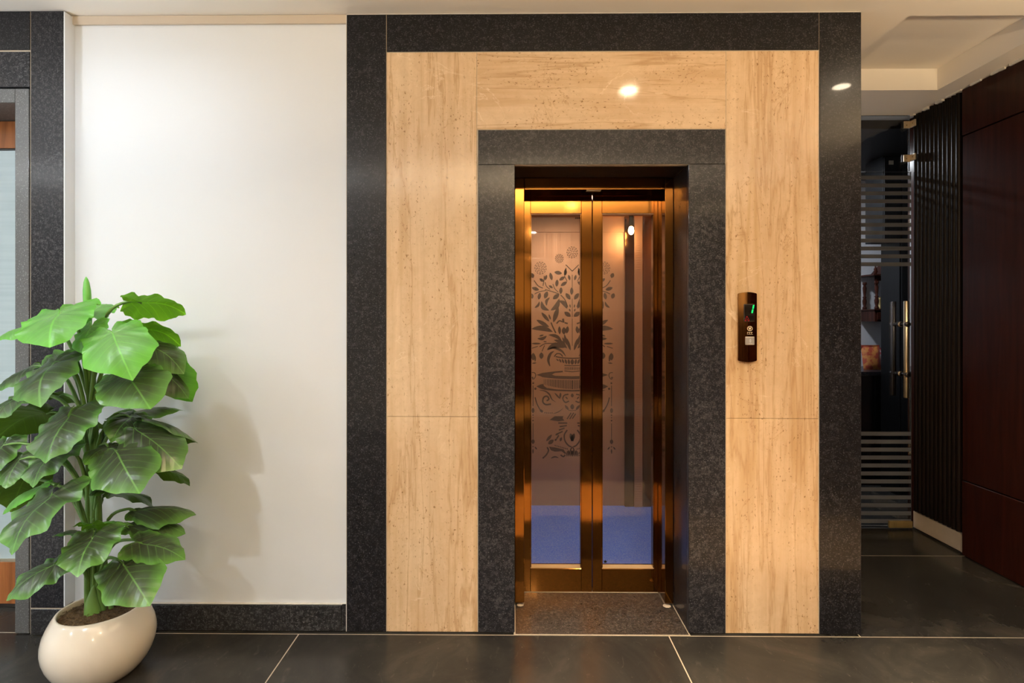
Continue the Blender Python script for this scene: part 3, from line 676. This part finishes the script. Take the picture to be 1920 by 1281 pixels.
fin = [(.012, 0), (.012, .01), (.02, .022), (.012, .036), (.016, .045), (.006, .06), (.008, .07), (.002, .08)]
mesh('finial', *lathe((cxs, cys, 1.965), [(r*1.3, h*1.1) for r, h in fin], 12), 'shrine_wood', sh, True)
for (px_, py_) in ((SX0+.02, SYF+.02), (SX1-.02, SYF+.02), (cxs-.05, SYF+.02)): mesh('finial', *lathe((px_, py_, 1.815), fin, 10), 'shrine_wood', sh, True)
# a seated figurine-shaped lump of brass and cups would be too small to tell apart: plain idol base
mesh('idol_stand', *lathe((SX0+.12, cys, 1.497), [(.03, 0), (.032, .01), (.02, .03), (.022, .06), (.014, .09), (.015, .10), (.004, .115)], 12), 'brass', sh, True)
# snack packets on the counter
def packet(x, y, w_, h_, col1, col2, label, lean):
    t = NT('printed_packet'); n = t.noise(t.pos(), 22, 2); t.bsdf(t.mix(t.ramp(n, [(.45, 0), (.55, 1)]), col1, col2), .35)
    V = []; Fc = []; nu, nv = 8, 8
    for s_ in (-1, 1):
        for i in range(nu+1):
            for j in range(nv+1):
                u, v = i/nu, j/nv; th = .03*(math.sin(PI*u)*math.sin(PI*v))**.5
                V.append((x+(u-.5)*w_, y+s_*th+lean*v*.1, .9655+v*h_+.006*math.sin(9*u+x*30)*v))
    for s_ in (0, 1):
        o = s_*(nu+1)*(nv+1)
        for i in range(nu):
            for j in range(nv):
                a = o+i*(nv+1)+j; Fc.append((a, a+1, a+nv+2, a+nv+1))
    p = thing('snack_packet', label, 'packet', (x, y, .966), None)
    mesh('pouch', V, Fc, t.m, p, True); box('top_seal', x-w_/2, x+w_/2, y+lean*.1-.002, y+lean*.1+.002, .9655+h_-.004, .9655+h_+.014, t.m, p)
packet(3.12, 4.98, .16, .20, (.40, .07, .04), (.55, .22, .06), 'orange and red snack packet standing on the black counter', .4)
packet(2.98, 5.08, .13, .18, (.10, .06, .30), (.35, .30, .45), 'violet and grey snack packet behind the orange one', .3)
packet(3.27, 5.10, .14, .17, (.45, .40, .38), (.35, .04, .05), 'pale packet with dark red print next to the tall cupboard', .5)

# ================================================================== DOOR AT THE FAR LEFT
gs = thing('granite_door_surround', 'black granite surround of the frosted glass door behind the plant', 'door surround', (-2.3, 2.52, 0))
PY = 2.50
box('upright_slab', -2.142, -1.995, PY, 2.558, .124, 2.768, 'granite_grey', gs, .0015, 1)
box('plinth_slab', -2.142, -1.995, PY, 2.558, .004, .118, 'granite_baseboard', gs, .0015, 1)
box('head_slab', -3.20, -2.146, PY, 2.558, 2.597, 2.768, 'granite', gs, .0015, 1)
box('inner_head_slab', -3.20, -2.150, PY+.004, 2.558, 2.434, 2.591, 'granite_grey', gs, .0015, 1)
box('upright_slab', -3.35, -3.204, PY, 2.558, .004, 2.768, 'granite', gs, .0015, 1)
boxes('joint_filler', [(-2.146, -2.142, PY+.004, 2.558, .004, 2.768), (-3.204, -3.200, PY+.004, 2.558, .004, 2.768), (-2.142, -1.997, PY+.003, 2.558, .118, .124), (-3.2, -2.146, PY+.005, 2.558, 2.591, 2.597)], 'grout', gs)
box('side_return', -1.9948, -1.990, PY+.001, 2.5595, .13, 2.766, 'white_paint', gs)
M['cream_edge'] = plain('cream_chipped_edge', (.72, .62, .50), .6, var=.1, scale=20)
sfr = thing('stone_door_frame', 'honed grey stone frame around the frosted glass door', 'door frame', (-2.2, 2.6, 0))
box('upright', -2.222, -2.160, PY+.012, 2.77, .004, 2.430, 'honed_stone', sfr, .002)
box('head', -3.12, -2.2225, PY+.012, 2.77, 2.368, 2.430, 'honed_stone', sfr, .002)
box('upright', -3.19, -3.1205, PY+.012, 2.77, .004, 2.430, 'honed_stone', sfr, .002)
boxes('dark_gap', [(-2.160, -2.147, PY+.03, 2.558, .004, 2.432)], 'blackout', sfr)  # narrow dark filler between the granite and the stone frame
t = NT('pale_blue_frosted_glass'); n = t.noise(t.pos(1, 1, .15), 8, 3); s_ = t.noise(t.pos(.4, 1, 60), 1, 3)
t.bsdf(t.mix(t.ramp(s_, [(.4, 0), (.7, .35)]), t.mix(n, (.36, .46, .50), (.44, .54, .57)), (.27, .36, .41)), .35, 0, .5); M['frosted'] = t.m
ld = thing('wooden_glass_door', 'teak-railed door with a tall pale blue frosted pane behind the plant', 'door', (-2.7, 2.76, 0))
box('top_rail', -3.119, -2.2235, 2.742, 2.768, 2.235, 2.366, 'orange_wood', ld, .002)
box('frosted_pane', -3.119, -2.2235, 2.752, 2.768, .236, 2.226, 'frosted', ld)
box('bottom_rail', -3.119, -2.2235, 2.742, 2.768, .020, .222, 'orange_wood', ld, .002)
box('metal_strip', -3.119, -2.2235, 2.745, 2.768, .2225, .2355, 'steel', ld)
box('dark_line_strip', -3.119, -2.2235, 2.748, 2.768, 2.2265, 2.2345, 'blackout', ld)  # dark line between top rail and pane
box('kick_strip', -3.119, -2.2235, 2.745, 2.768, .003, .0195, 'blackout', ld)
struct(box('wall_door_backing', -3.25, -2.02, 2.775, 2.80, 0, CEIL, 'blackout'))

# ================================================================== LOBBY DOWNLIGHTS
for (x, y, wt, spr, colr, lab) in DOWNLIGHTS:
    d = thing('downlight', lab, 'ceiling light', (x, y, CEIL-.012))
    mesh('trim_ring', *lathe((x, y, CEIL-.0105), [(.050, 0), (.062, .002), (.062, .010)], 24), 'white_paint', d, True)
    key = 'lens_%d' % int(colr[2]*100)
    if key not in M: M[key] = emitter(key, colr, 220)
    mesh('lens', *lathe((x, y, CEIL-.013), [(.040, 0), (.046, .002)], 24), key, d)
    lamp_light('lens_light', 'AREA', (x, y, CEIL-.017), d, wt, colr, .085, (math.radians(-3 if spr < 50 else 0), 0, 0), math.radians(spr))
bl = thing('pantry_light', 'flat round ceiling light in the dim room behind the glass door', 'ceiling light', (2.3, 4.7, CEIL-.06-.02))
mesh('ring', *lathe((2.3, 4.7, CEIL-.06-.0205), [(.09, 0), (.1, .004), (.1, .020)], 24), 'white_paint', bl, True)
M['pantry_lens'] = emitter('pantry_lens', (.9, .95, 1), 3)
mesh('diffuser', *lathe((2.3, 4.7, CEIL-.06-.0235), [(.08, 0), (.088, .0025)], 24), 'pantry_lens', bl)
lamp_light('diffuser_light', 'AREA', (2.3, 4.7, CEIL-.06-.028), bl, 50, (.9, .95, 1), .15)

for (x0, x1, y, wt, colr, lab) in FILL_UPLIGHTS:
    d = thing('fill_uplight', lab, 'pendant light', ((x0+x1)/2, y, 2.08))
    boxes('housing', [(x0, x1, y-.05, y+.05, 2.08, 2.084), (x0, x1, y-.05, y-.046, 2.084, 2.13), (x0, x1, y+.046, y+.05, 2.084, 2.13)], 'dark_steel', d)
    key = 'fill_lens_%d' % int(colr[2]*100)
    if key not in M: M[key] = emitter(key, colr, 4)
    box('lens', x0+.01, x1-.01, y-.045, y+.045, 2.085, 2.10, key, d)
    for x in (x0+.3, x1-.3): mesh('rod', *lathe((x, y, 2.10), [(.004, 0), (.004, CEIL-2.1005)], 8), 'dark_steel', d)
    l = lamp_light('lens_light', 'AREA', ((x0+x1)/2, y, 2.105), d, wt, colr, .1, (PI, 0, 0))
    l.data.shape = 'RECTANGLE'; l.data.size = x1-x0-.04; l.data.size_y = .08

for (y, wt, lab) in FILL_SCONCES:
    d = thing('fill_sconce', lab, 'wall lamp', (2.62, y, 2.05))
    mesh('bowl', *lathe((2.56, y, 2.03), [(.01, 0), (.05, .012), (.085, .045), (.095, .09), (.090, .09), (.08, .048), (.045, .018), (.005, .010)], 24), 'dark_steel', d, True)
    box('bracket', 2.60, 2.659, y-.02, y+.02, 2.04, 2.07, 'dark_steel', d, .003)
    lamp_light('bowl_fill', 'AREA', (2.56, y, 2.11), d, wt, (1, .74, .44), .16, (PI, 0, 0))
for (x, y, wt, colr, lab) in FILL_FLOOR_LAMPS:
    d = thing('fill_floor_lamp', lab, 'floor lamp', (x, y, 0))
    mesh('base', *lathe((x, y, .0005), [(.14, 0), (.14, .012), (.03, .025), (.012, .03)], 28), 'dark_steel', d, True)
    mesh('pole', *lathe((x, y, .03), [(.011, 0), (.011, 1.80)], 12), 'dark_steel', d, True)
    mesh('bowl_shade', *lathe((x, y, 1.83), [(.012, 0), (.06, .012), (.11, .05), (.125, .10), (.120, .10), (.10, .052), (.05, .018), (.005, .010)], 28), 'dark_steel', d, True)
    lamp_light('bowl_fill', 'AREA', (x, y, 1.92), d, wt, colr, .2, (PI, 0, 0))

# ================================================================== POTTED PLANT
pp = thing('potted_plant', 'tall broad-leaved green plant in a round cream pot with an open mouth', 'potted plant', (-1.64, 2.24, 0))
t = NT('glossy_cream_ceramic'); n = t.noise(t.pos(), 3, 3)
t.bsdf(t.mix(n, (.80, .72, .60), (.84, .77, .66)), .16, 0, .5, coat=.3); M['pot'] = t.m
prof = [(.110, .001), (.120, .004), (.136, .018), (.152, .035), (.166, .055), (.178, .08), (.187, .108), (.191, .135), (.190, .16), (.184, .188), (.173, .215), (.162, .236), (.152, .252), (.146, .260), (.141, .262), (.137, .258), (.136, .245), (.138, .22)]
PCX, PCY = -1.64, 2.24
V, Fc = lathe((PCX, PCY, 0), prof, 56); Fc = Fc[:-1]
n_ = 48
mesh('pot', V, Fc, 'pot', pp, True)
t = NT('brown_fibre_soil'); n = t.noise(t.pos(1, 1, 1), 90, 5, .7, 1.5)
t.bsdf(t.ramp(n, [(.3, (.030, .017, .006)), (.55, (.11, .065, .025)), (.75, (.23, .15, .06))]), .9, normal=t.bump(n, .8, .01)); M['soil'] = t.m
V = [(PCX, PCY, .254)]; Fc = []; nr = 14
for i in range(1, nr+1):
    for k in range(n_):
        a = 2*PI*k/n_; r_ = .1368*i/nr
        hh = (.016*(1-(i/nr)**2)+random.uniform(-.004, .004)) if i < nr else -.002
        V.append((PCX+r_*math.cos(a), PCY+r_*math.sin(a), .240+hh))
for k in range(n_): Fc.append((0, 1+k, 1+(k+1) % n_))
for i in range(nr-1):
    for k in range(n_): Fc.append((1+i*n_+k, 1+i*n_+(k+1) % n_, 1+(i+1)*n_+(k+1) % n_, 1+(i+1)*n_+k))
mesh('soil', V, Fc, 'soil', pp, True)
fib = []
for k in range(300):
    r_ = .130*math.sqrt(random.random()); a = random.random()*2*PI; x, y = r_*math.cos(a), r_*math.sin(a); b = random.random()*2*PI; ln = random.uniform(.008, .022)
    p = Vector((PCX+x, PCY+y, .243+.016*(1-(r_/.1368)**2))); q = p+Vector((ln*math.cos(b), ln*math.sin(b)*.8, random.uniform(-.002, .006)))
    if math.hypot(q.x-PCX, q.y-PCY) > .134: continue
    fib.append(tube([p, (p+q)/2+Vector((0, 0, .003)), q], .0012, 3))
tag(mesh('soil_fibres', *merge(*fib), 'soil', pp), kind='stuff')

def leaf_material(name, core, mid, edge, under, gloss):
    t = NT(name); uv = t.n('ShaderNodeUVMap', uv_map='leaf'); sp = t.n('ShaderNodeSeparateXYZ'); t.l(uv.outputs[0], sp.inputs[0])
    x, y = sp.outputs[0], sp.outputs[1]                       # x: 0..1 across (0.5 midrib), y: 0 base .. 1 tip
    ed = t.n('ShaderNodeUVMap', uv_map='rim'); se = t.n('ShaderNodeSeparateXYZ'); t.l(ed.outputs[0], se.inputs[0]); s = se.outputs[0]
    ax = t.math('ABSOLUTE', t.math('SUBTRACT', x, .5))
    ph = t.math('FRACT', t.math('MULTIPLY', t.math('SUBTRACT', y, t.math('MULTIPLY', ax, .75)), 5.5))
    dv = t.math('ABSOLUTE', t.math('SUBTRACT', ph, .5))       # 0 on a lateral vein
    lat = t.ramp(dv, [(0, .75), (.035, .55), (.09, 0)])
    rib = t.ramp(ax, [(0, 1), (.007, .9), (.018, 0)])
    vein = t.math('MAXIMUM', t.math('MULTIPLY', lat, t.ramp(s, [(.15, .9), (.95, .25)])), rib)
    n = t.noise(t.pos(), 9, 3); n2 = t.noise(t.pos(), 40, 3)
    sj = t.math('ADD', s, t.math('MULTIPLY', t.math('SUBTRACT', n, .5), .5))
    c = t.ramp(sj, [(.2, core), (.72, mid), (1.0, edge)])
    c = t.mix(t.math('MULTIPLY', n2, .18), c, tuple(v*.5 for v in mid))
    c = t.mix(t.math('MULTIPLY', vein, .55), c, tuple(min(1, v*1.5+.03) for v in edge))
    cu = t.mix(t.math('MULTIPLY', vein, .7), under, tuple(min(1, v*2.0) for v in under))
    g = t.n('ShaderNodeNewGeometry')
    col = t.mix(g.outputs['Backfacing'], c, cu)
    hgt = t.math('ADD', t.math('MULTIPLY', dv, 1.0), t.math('MULTIPLY', n2, .25))
    p = t.bsdf(col, gloss, 0, .45, normal=t.bump(hgt, .30, .005))
    trn = t.n('ShaderNodeBsdfTranslucent'); t.l(t.mix(.5, col, under), trn.inputs[0])
    mx = t.n('ShaderNodeMixShader'); mx.inputs[0].default_value = .28
    t.l(p.outputs[0], mx.inputs[1]); t.l(trn.outputs[0], mx.inputs[2]); t.l(mx.outputs[0], t.out.inputs[0]); return t.m
M['leaf_dark'] = leaf_material('dark_green_leaf', (.046, .056, .038), (.050, .085, .035), (.11, .29, .05), (.080, .165, .015), .28)
M['leaf_lit'] = leaf_material('lit_green_leaf', (.17, .36, .12), (.13, .36, .075), (.13, .46, .045), (.16, .42, .02), .36)  # brighter green, partly the light on the upper leaves put into the colour
t = NT('green_stalk'); n = t.noise(t.pos(30, 30, 4), 1, 3); t.bsdf(t.mix(n, (.07, .17, .03), (.16, .32, .07)), .4); M['stalk'] = t.m

def make_leaf(B, T, S, Wd, nrm, fold, lit, seed):
    rnd = random.Random(seed)
    B, T, S = Vector(B), Vector(T), Vector(S); ax = T-B; Ln = ax.length; yv = ax.normalized()
    nv = Vector(nrm).normalized(); xv = yv.cross(nv).normalized(); nv = xv.cross(yv).normalized()
    lob = min(.42*Wd, .40*Ln+.03)
    nth, nr = 64, 10; V = []; UV = []; RM = []
    ph = rnd.uniform(0, 6)
    def rad(th):      # heart outline measured from the petiole joint
        a = abs(th)
        # control radii: tip, flank, widest, lobe, notch
        pts = [(0, Ln), (.22, Ln*.86), (.6, (Ln*.60+Wd*.16)), (1.1, Wd*.36+Ln*.17), (1.6, Wd*.47), (2.1, Wd*.26+lob*.62), (2.5, lob*1.02), (2.78, lob*.86), (2.98, lob*.48), (3.14, lob*.05)]
        for i in range(len(pts)-1):
            if a <= pts[i+1][0]+1e-6:
                u = (a-pts[i][0])/(pts[i+1][0]-pts[i][0]); u = u*u*(3-2*u) if i not in (0,) else u
                return pts[i][1]+(pts[i+1][1]-pts[i][1])*u
        return pts[-1][1]
    droop = rnd.uniform(.08, .18); tw = rnd.uniform(-.25, .25)
    def pt(th, s):
        r = rad(th)*s*(1+(.012*math.sin(6*th+ph))*s)
        x, y = r*math.sin(th), r*math.cos(th)
        yn = y/Ln; xn = abs(x)/(Wd*.5)
        z = -fold*Wd*.55*xn**1.5                                   # halves fold down from the midrib
        z += droop*Ln*(math.sin(PI*max(0, min(1, yn)))*.9)            # arched midrib
        z += tw*x*max(0, yn)                                       # slight twist
        if yn < 0: z -= .35*y*y/max(lob, .01)                      # lobes hang
        z += .034*Wd*s*s*math.sin(8*th+ph)+.022*Wd*s**3*math.sin(15*th+2*ph)   # wavy rim
        q = ((yn-.75*abs(x)/Wd)*5.5) % 1.0                         # quilting between lateral veins
        z += .0055*math.sin(PI*q)*min(1, s*1.4)*(1-.5*s)*(1 if abs(x) > .004 else 0)
        return B+xv*x+yv*y+nv*z, (x/Wd+.5, yn), s
    ths = [-3.14+6.28*k/nth for k in range(nth+1)]
    c, u_, s_ = pt(0, 0.0); V.append(c); UV.append(u_); RM.append(0)
    for i in range(1, nr+1):
        for th in ths:
            a, b, c_ = pt(th, (i/nr)); V.append(a); UV.append(b); RM.append(c_)
    Fc = []
    m_ = nth+1
    for k in range(nth): Fc.append((0, 1+k+1, 1+k))
    for i in range(nr-1):
        for k in range(nth):
            a = 1+i*m_+k; Fc.append((a, a+1, a+m_+1, a+m_))
    off = ORG[pp.name]
    me = bpy.data.meshes.new('leaf'); me.from_pydata([v-off for v in V], [], Fc)
    # make the upper face look along nv
    if me.polygons[len(me.polygons)//2].normal.dot(nv) < 0: me.flip_normals()
    me.polygons.foreach_set('use_smooth', [True]*len(me.polygons))
    l1 = me.uv_layers.new(name='leaf'); l2 = me.uv_layers.new(name='rim')
    for lp_ in me.loops:
        l1.data[lp_.index].uv = UV[lp_.vertex_index]; l2.data[lp_.index].uv = (RM[lp_.vertex_index], 0)
    o = link('leaf', me, 'leaf_lit' if lit else 'leaf_dark', pp)
    # petiole: rises steeply from the stem and arches to the joint
    d = B-S; h = Vector((d.x, d.y, 0)); mid = S+h*.35+Vector((0, 0, d.z*.75+.02)); m2 = S+h*.78+Vector((0, 0, d.z*.98+.012))
    P = spline([S, mid, m2, B-nv*.003], 5); rr = [.0085+(.0038-.0085)*i/(len(P)-1) for i in range(len(P))]
    mesh('petiole', *tube(P, rr, 7), 'stalk', o, True)
    return o
LEAVES = [
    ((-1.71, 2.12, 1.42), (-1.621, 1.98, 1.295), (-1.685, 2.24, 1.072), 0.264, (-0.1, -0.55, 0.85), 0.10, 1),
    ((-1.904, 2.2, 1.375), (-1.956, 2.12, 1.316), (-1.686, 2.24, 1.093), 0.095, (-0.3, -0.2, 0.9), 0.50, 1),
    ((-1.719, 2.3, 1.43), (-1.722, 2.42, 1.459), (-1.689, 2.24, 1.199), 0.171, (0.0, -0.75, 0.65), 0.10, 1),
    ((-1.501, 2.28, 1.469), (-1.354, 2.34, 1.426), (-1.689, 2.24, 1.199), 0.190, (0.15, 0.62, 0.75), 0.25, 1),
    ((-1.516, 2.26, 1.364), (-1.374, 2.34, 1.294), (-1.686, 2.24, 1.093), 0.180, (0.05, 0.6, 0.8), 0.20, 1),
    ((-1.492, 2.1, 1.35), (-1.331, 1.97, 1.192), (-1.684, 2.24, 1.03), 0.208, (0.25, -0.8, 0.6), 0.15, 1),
    ((-1.496, 2.26, 1.304), (-1.328, 2.28, 1.181), (-1.684, 2.24, 1.009), 0.133, (0.25, -0.35, 0.9), 0.20, 0),
    ((-1.451, 2.36, 1.24), (-1.362, 2.4, 1.056), (-1.684, 2.24, 1.009), 0.142, (-0.35, -0.75, 0.5), 0.10, 1),
    ((-1.456, 2.12, 1.194), (-1.27, 1.98, 1.081), (-1.68, 2.24, 0.882), 0.221, (0.1, -0.65, 0.75), 0.15, 0),
    ((-1.462, 2.3, 1.205), (-1.35, 2.34, 1.074), (-1.682, 2.24, 0.967), 0.123, (0.3, -0.45, 0.85), 0.20, 0),
    ((-1.75, 2.14, 1.23), (-1.669, 1.98, 1.097), (-1.682, 2.24, 0.945), 0.246, (-0.25, -0.65, 0.72), 0.15, 0),
    ((-1.965, 2.28, 1.206), (-2.044, 2.22, 1.11), (-1.681, 2.24, 0.924), 0.114, (-0.3, -0.3, 0.9), 0.30, 0),
    ((-1.921, 2.2, 1.105), (-1.96, 2.12, 1.009), (-1.68, 2.24, 0.861), 0.142, (-0.2, -0.5, 0.85), 0.20, 0),
    ((-1.936, 2.34, 1.013), (-2.164, 2.34, 0.891), (-1.679, 2.24, 0.819), 0.228, (-0.1, 0.5, 0.85), 0.10, 0),
    ((-1.642, 2.08, 1.039), (-1.61, 1.95, 0.901), (-1.677, 2.24, 0.776), 0.255, (-0.2, -0.65, 0.72), 0.15, 0),
    ((-1.883, 2.34, 1.086), (-1.825, 2.42, 1.016), (-1.68, 2.24, 0.861), 0.133, (0.1, 0.55, 0.8), 0.10, 0),
    ((-1.504, 2.22, 1.017), (-1.514, 2.12, 0.94), (-1.678, 2.24, 0.797), 0.133, (0.2, -0.7, 0.7), 0.30, 0),
    ((-1.462, 2.24, 1.009), (-1.276, 2.28, 0.899), (-1.678, 2.24, 0.797), 0.123, (0.1, 0.5, 0.85), 0.35, 0),
    ((-1.438, 2.16, 0.976), (-1.243, 2.12, 0.841), (-1.677, 2.24, 0.755), 0.142, (0.25, -0.55, 0.8), 0.30, 0),
    ((-1.536, 2.3, 1.027), (-1.377, 2.38, 1.019), (-1.678, 2.24, 0.797), 0.085, (0.0, -0.1, 1), 0.30, 0),
    ((-1.46, 2.08, 0.909), (-1.291, 1.95, 0.8), (-1.674, 2.24, 0.649), 0.204, (0.1, -0.7, 0.7), 0.15, 0),
    ((-1.551, 2.16, 0.915), (-1.564, 2.06, 0.867), (-1.675, 2.24, 0.671), 0.111, (-0.1, -0.6, 0.8), 0.15, 0),
    ((-1.738, 2.14, 0.895), (-1.722, 2.02, 0.799), (-1.674, 2.24, 0.649), 0.196, (-0.15, -0.65, 0.75), 0.15, 0),
    ((-1.929, 2.2, 0.855), (-1.908, 2.12, 0.765), (-1.674, 2.24, 0.649), 0.133, (-0.1, -0.6, 0.8), 0.20, 0),
    ((-2.029, 2.24, 0.902), (-2.001, 2.14, 0.783), (-1.675, 2.24, 0.671), 0.152, (-0.1, -0.5, 0.8), 0.20, 0),
    ((-1.46, 2.28, 0.815), (-1.336, 2.34, 0.716), (-1.674, 2.24, 0.649), 0.123, (0.1, 0.5, 0.85), 0.25, 0),
    ((-1.664, 2.02, 0.761), (-1.656, 1.86, 0.623), (-1.669, 2.24, 0.459), 0.281, (-0.3, -0.65, 0.7), 0.12, 0),
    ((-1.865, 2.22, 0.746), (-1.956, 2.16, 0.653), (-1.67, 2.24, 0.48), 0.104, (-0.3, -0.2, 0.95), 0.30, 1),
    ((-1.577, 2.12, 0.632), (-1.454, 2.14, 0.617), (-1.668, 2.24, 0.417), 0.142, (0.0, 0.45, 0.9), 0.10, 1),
    ((-1.632, 2.3, 0.695), (-1.525, 2.4, 0.594), (-1.67, 2.24, 0.48), 0.133, (0.0, 0.55, 0.8), 0.10, 0),
    ((-1.509, 2.26, 0.637), (-1.303, 2.32, 0.6), (-1.669, 2.24, 0.438), 0.095, (0.1, -0.2, 1), 0.35, 0),
    ((-1.509, 2.24, 0.585), (-1.338, 2.3, 0.529), (-1.667, 2.24, 0.375), 0.095, (0.1, -0.2, 1), 0.30, 0),
    ((-1.405, 2.14, 0.552), (-1.256, 2.16, 0.484), (-1.665, 2.24, 0.311), 0.162, (0.2, -0.35, 0.9), 0.15, 0),
    ((-1.714, 2.1, 0.488), (-1.818, 2.02, 0.394), (-1.665, 2.24, 0.29), 0.162, (-0.2, -0.45, 0.9), 0.25, 0),
    ((-1.508, 2.02, 0.618), (-1.469, 1.9, 0.534), (-1.665, 2.24, 0.29), 0.196, (-0.05, -0.6, 0.8), 0.12, 0),
    ((-1.436, 2.08, 0.497), (-1.267, 1.97, 0.401), (-1.665, 2.24, 0.29), 0.187, (0.2, -0.65, 0.75), 0.12, 0),
    ((-1.572, 2.18, 0.758), (-1.612, 2.14, 0.731), (-1.671, 2.24, 0.544), 0.057, (-0.1, -0.7, 0.7), 0.20, 0),
    ((-1.733, 2.26, 0.547), (-1.864, 2.3, 0.518), (-1.666, 2.24, 0.354), 0.085, (0.0, 0.3, 0.9), 0.20, 0),
    ((-1.836, 2.36, 0.954), (-1.94, 2.4, 0.833), (-1.675, 2.24, 0.692), 0.190, (0.0, 0.4, 0.9), 0.10, 0),
    ((-1.91, 2.34, 1.201), (-1.874, 2.38, 1.276), (-1.682, 2.24, 0.945), 0.190, (-0.1, -0.7, 0.7), 0.10, 0),
    ((-2.032, 2.34, 0.737), (-2.124, 2.38, 0.59), (-1.671, 2.24, 0.523), 0.190, (-0.1, 0.4, 0.9), 0.10, 0),
    ((-1.646, 2.36, 0.955), (-1.548, 2.4, 0.846), (-1.675, 2.24, 0.692), 0.171, (0.1, 0.5, 0.85), 0.10, 0),
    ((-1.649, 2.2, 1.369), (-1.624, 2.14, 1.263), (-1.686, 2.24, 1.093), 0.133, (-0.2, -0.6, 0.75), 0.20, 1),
]
for i, row in enumerate(LEAVES): make_leaf(*row, 100+i)
# stems: two sheathing stalks and the rolled new leaf at the top
def stalk(name, pts, r0, r1, n=10):
    P = spline(pts, 5); mesh(name, *tube(P, [r0+(r1-r0)*i/(len(P)-1) for i in range(len(P))], n), 'stalk', pp, True)
stalk('stem', [(-1.650, 2.240, .235), (-1.656, 2.240, .50), (-1.666, 2.244, .80), (-1.680, 2.250, 1.08), (-1.690, 2.255, 1.36)], .028, .012)
stalk('stem', [(-1.626, 2.232, .240), (-1.638, 2.230, .42), (-1.645, 2.235, .70), (-1.660, 2.242, .98)], .018, .009)
stalk('stem', [(-1.676, 2.226, .235), (-1.677, 2.222, .40), (-1.680, 2.228, .66), (-1.692, 2.24, .90)], .015, .008)
stalk('stem', [(-1.600, 2.245, .245), (-1.610, 2.242, .36), (-1.63, 2.24, .52)], .010, .006)
mesh('sheath', *tube(spline([(-1.648, 2.220, .235), (-1.652, 2.216, .29), (-1.648, 2.22, .36)], 4), [.034, .034, .033, .031, .027, .022, .016, .010, .004], 10), 'stalk', pp, True)
M['spear'] = plain('rolled_leaf_green', (.12, .42, .06), .4)
mesh('rolled_leaf', *tube(spline([(-1.698, 2.252, 1.28), (-1.697, 2.250, 1.40), (-1.699, 2.248, 1.50), (-1.703, 2.248, 1.572)], 5), [.010, .011, .012, .013, .0135, .014, .014, .0145, .0145, .0145, .0145, .014, .012, .010, .006, .001], 9), 'spear', pp, True)
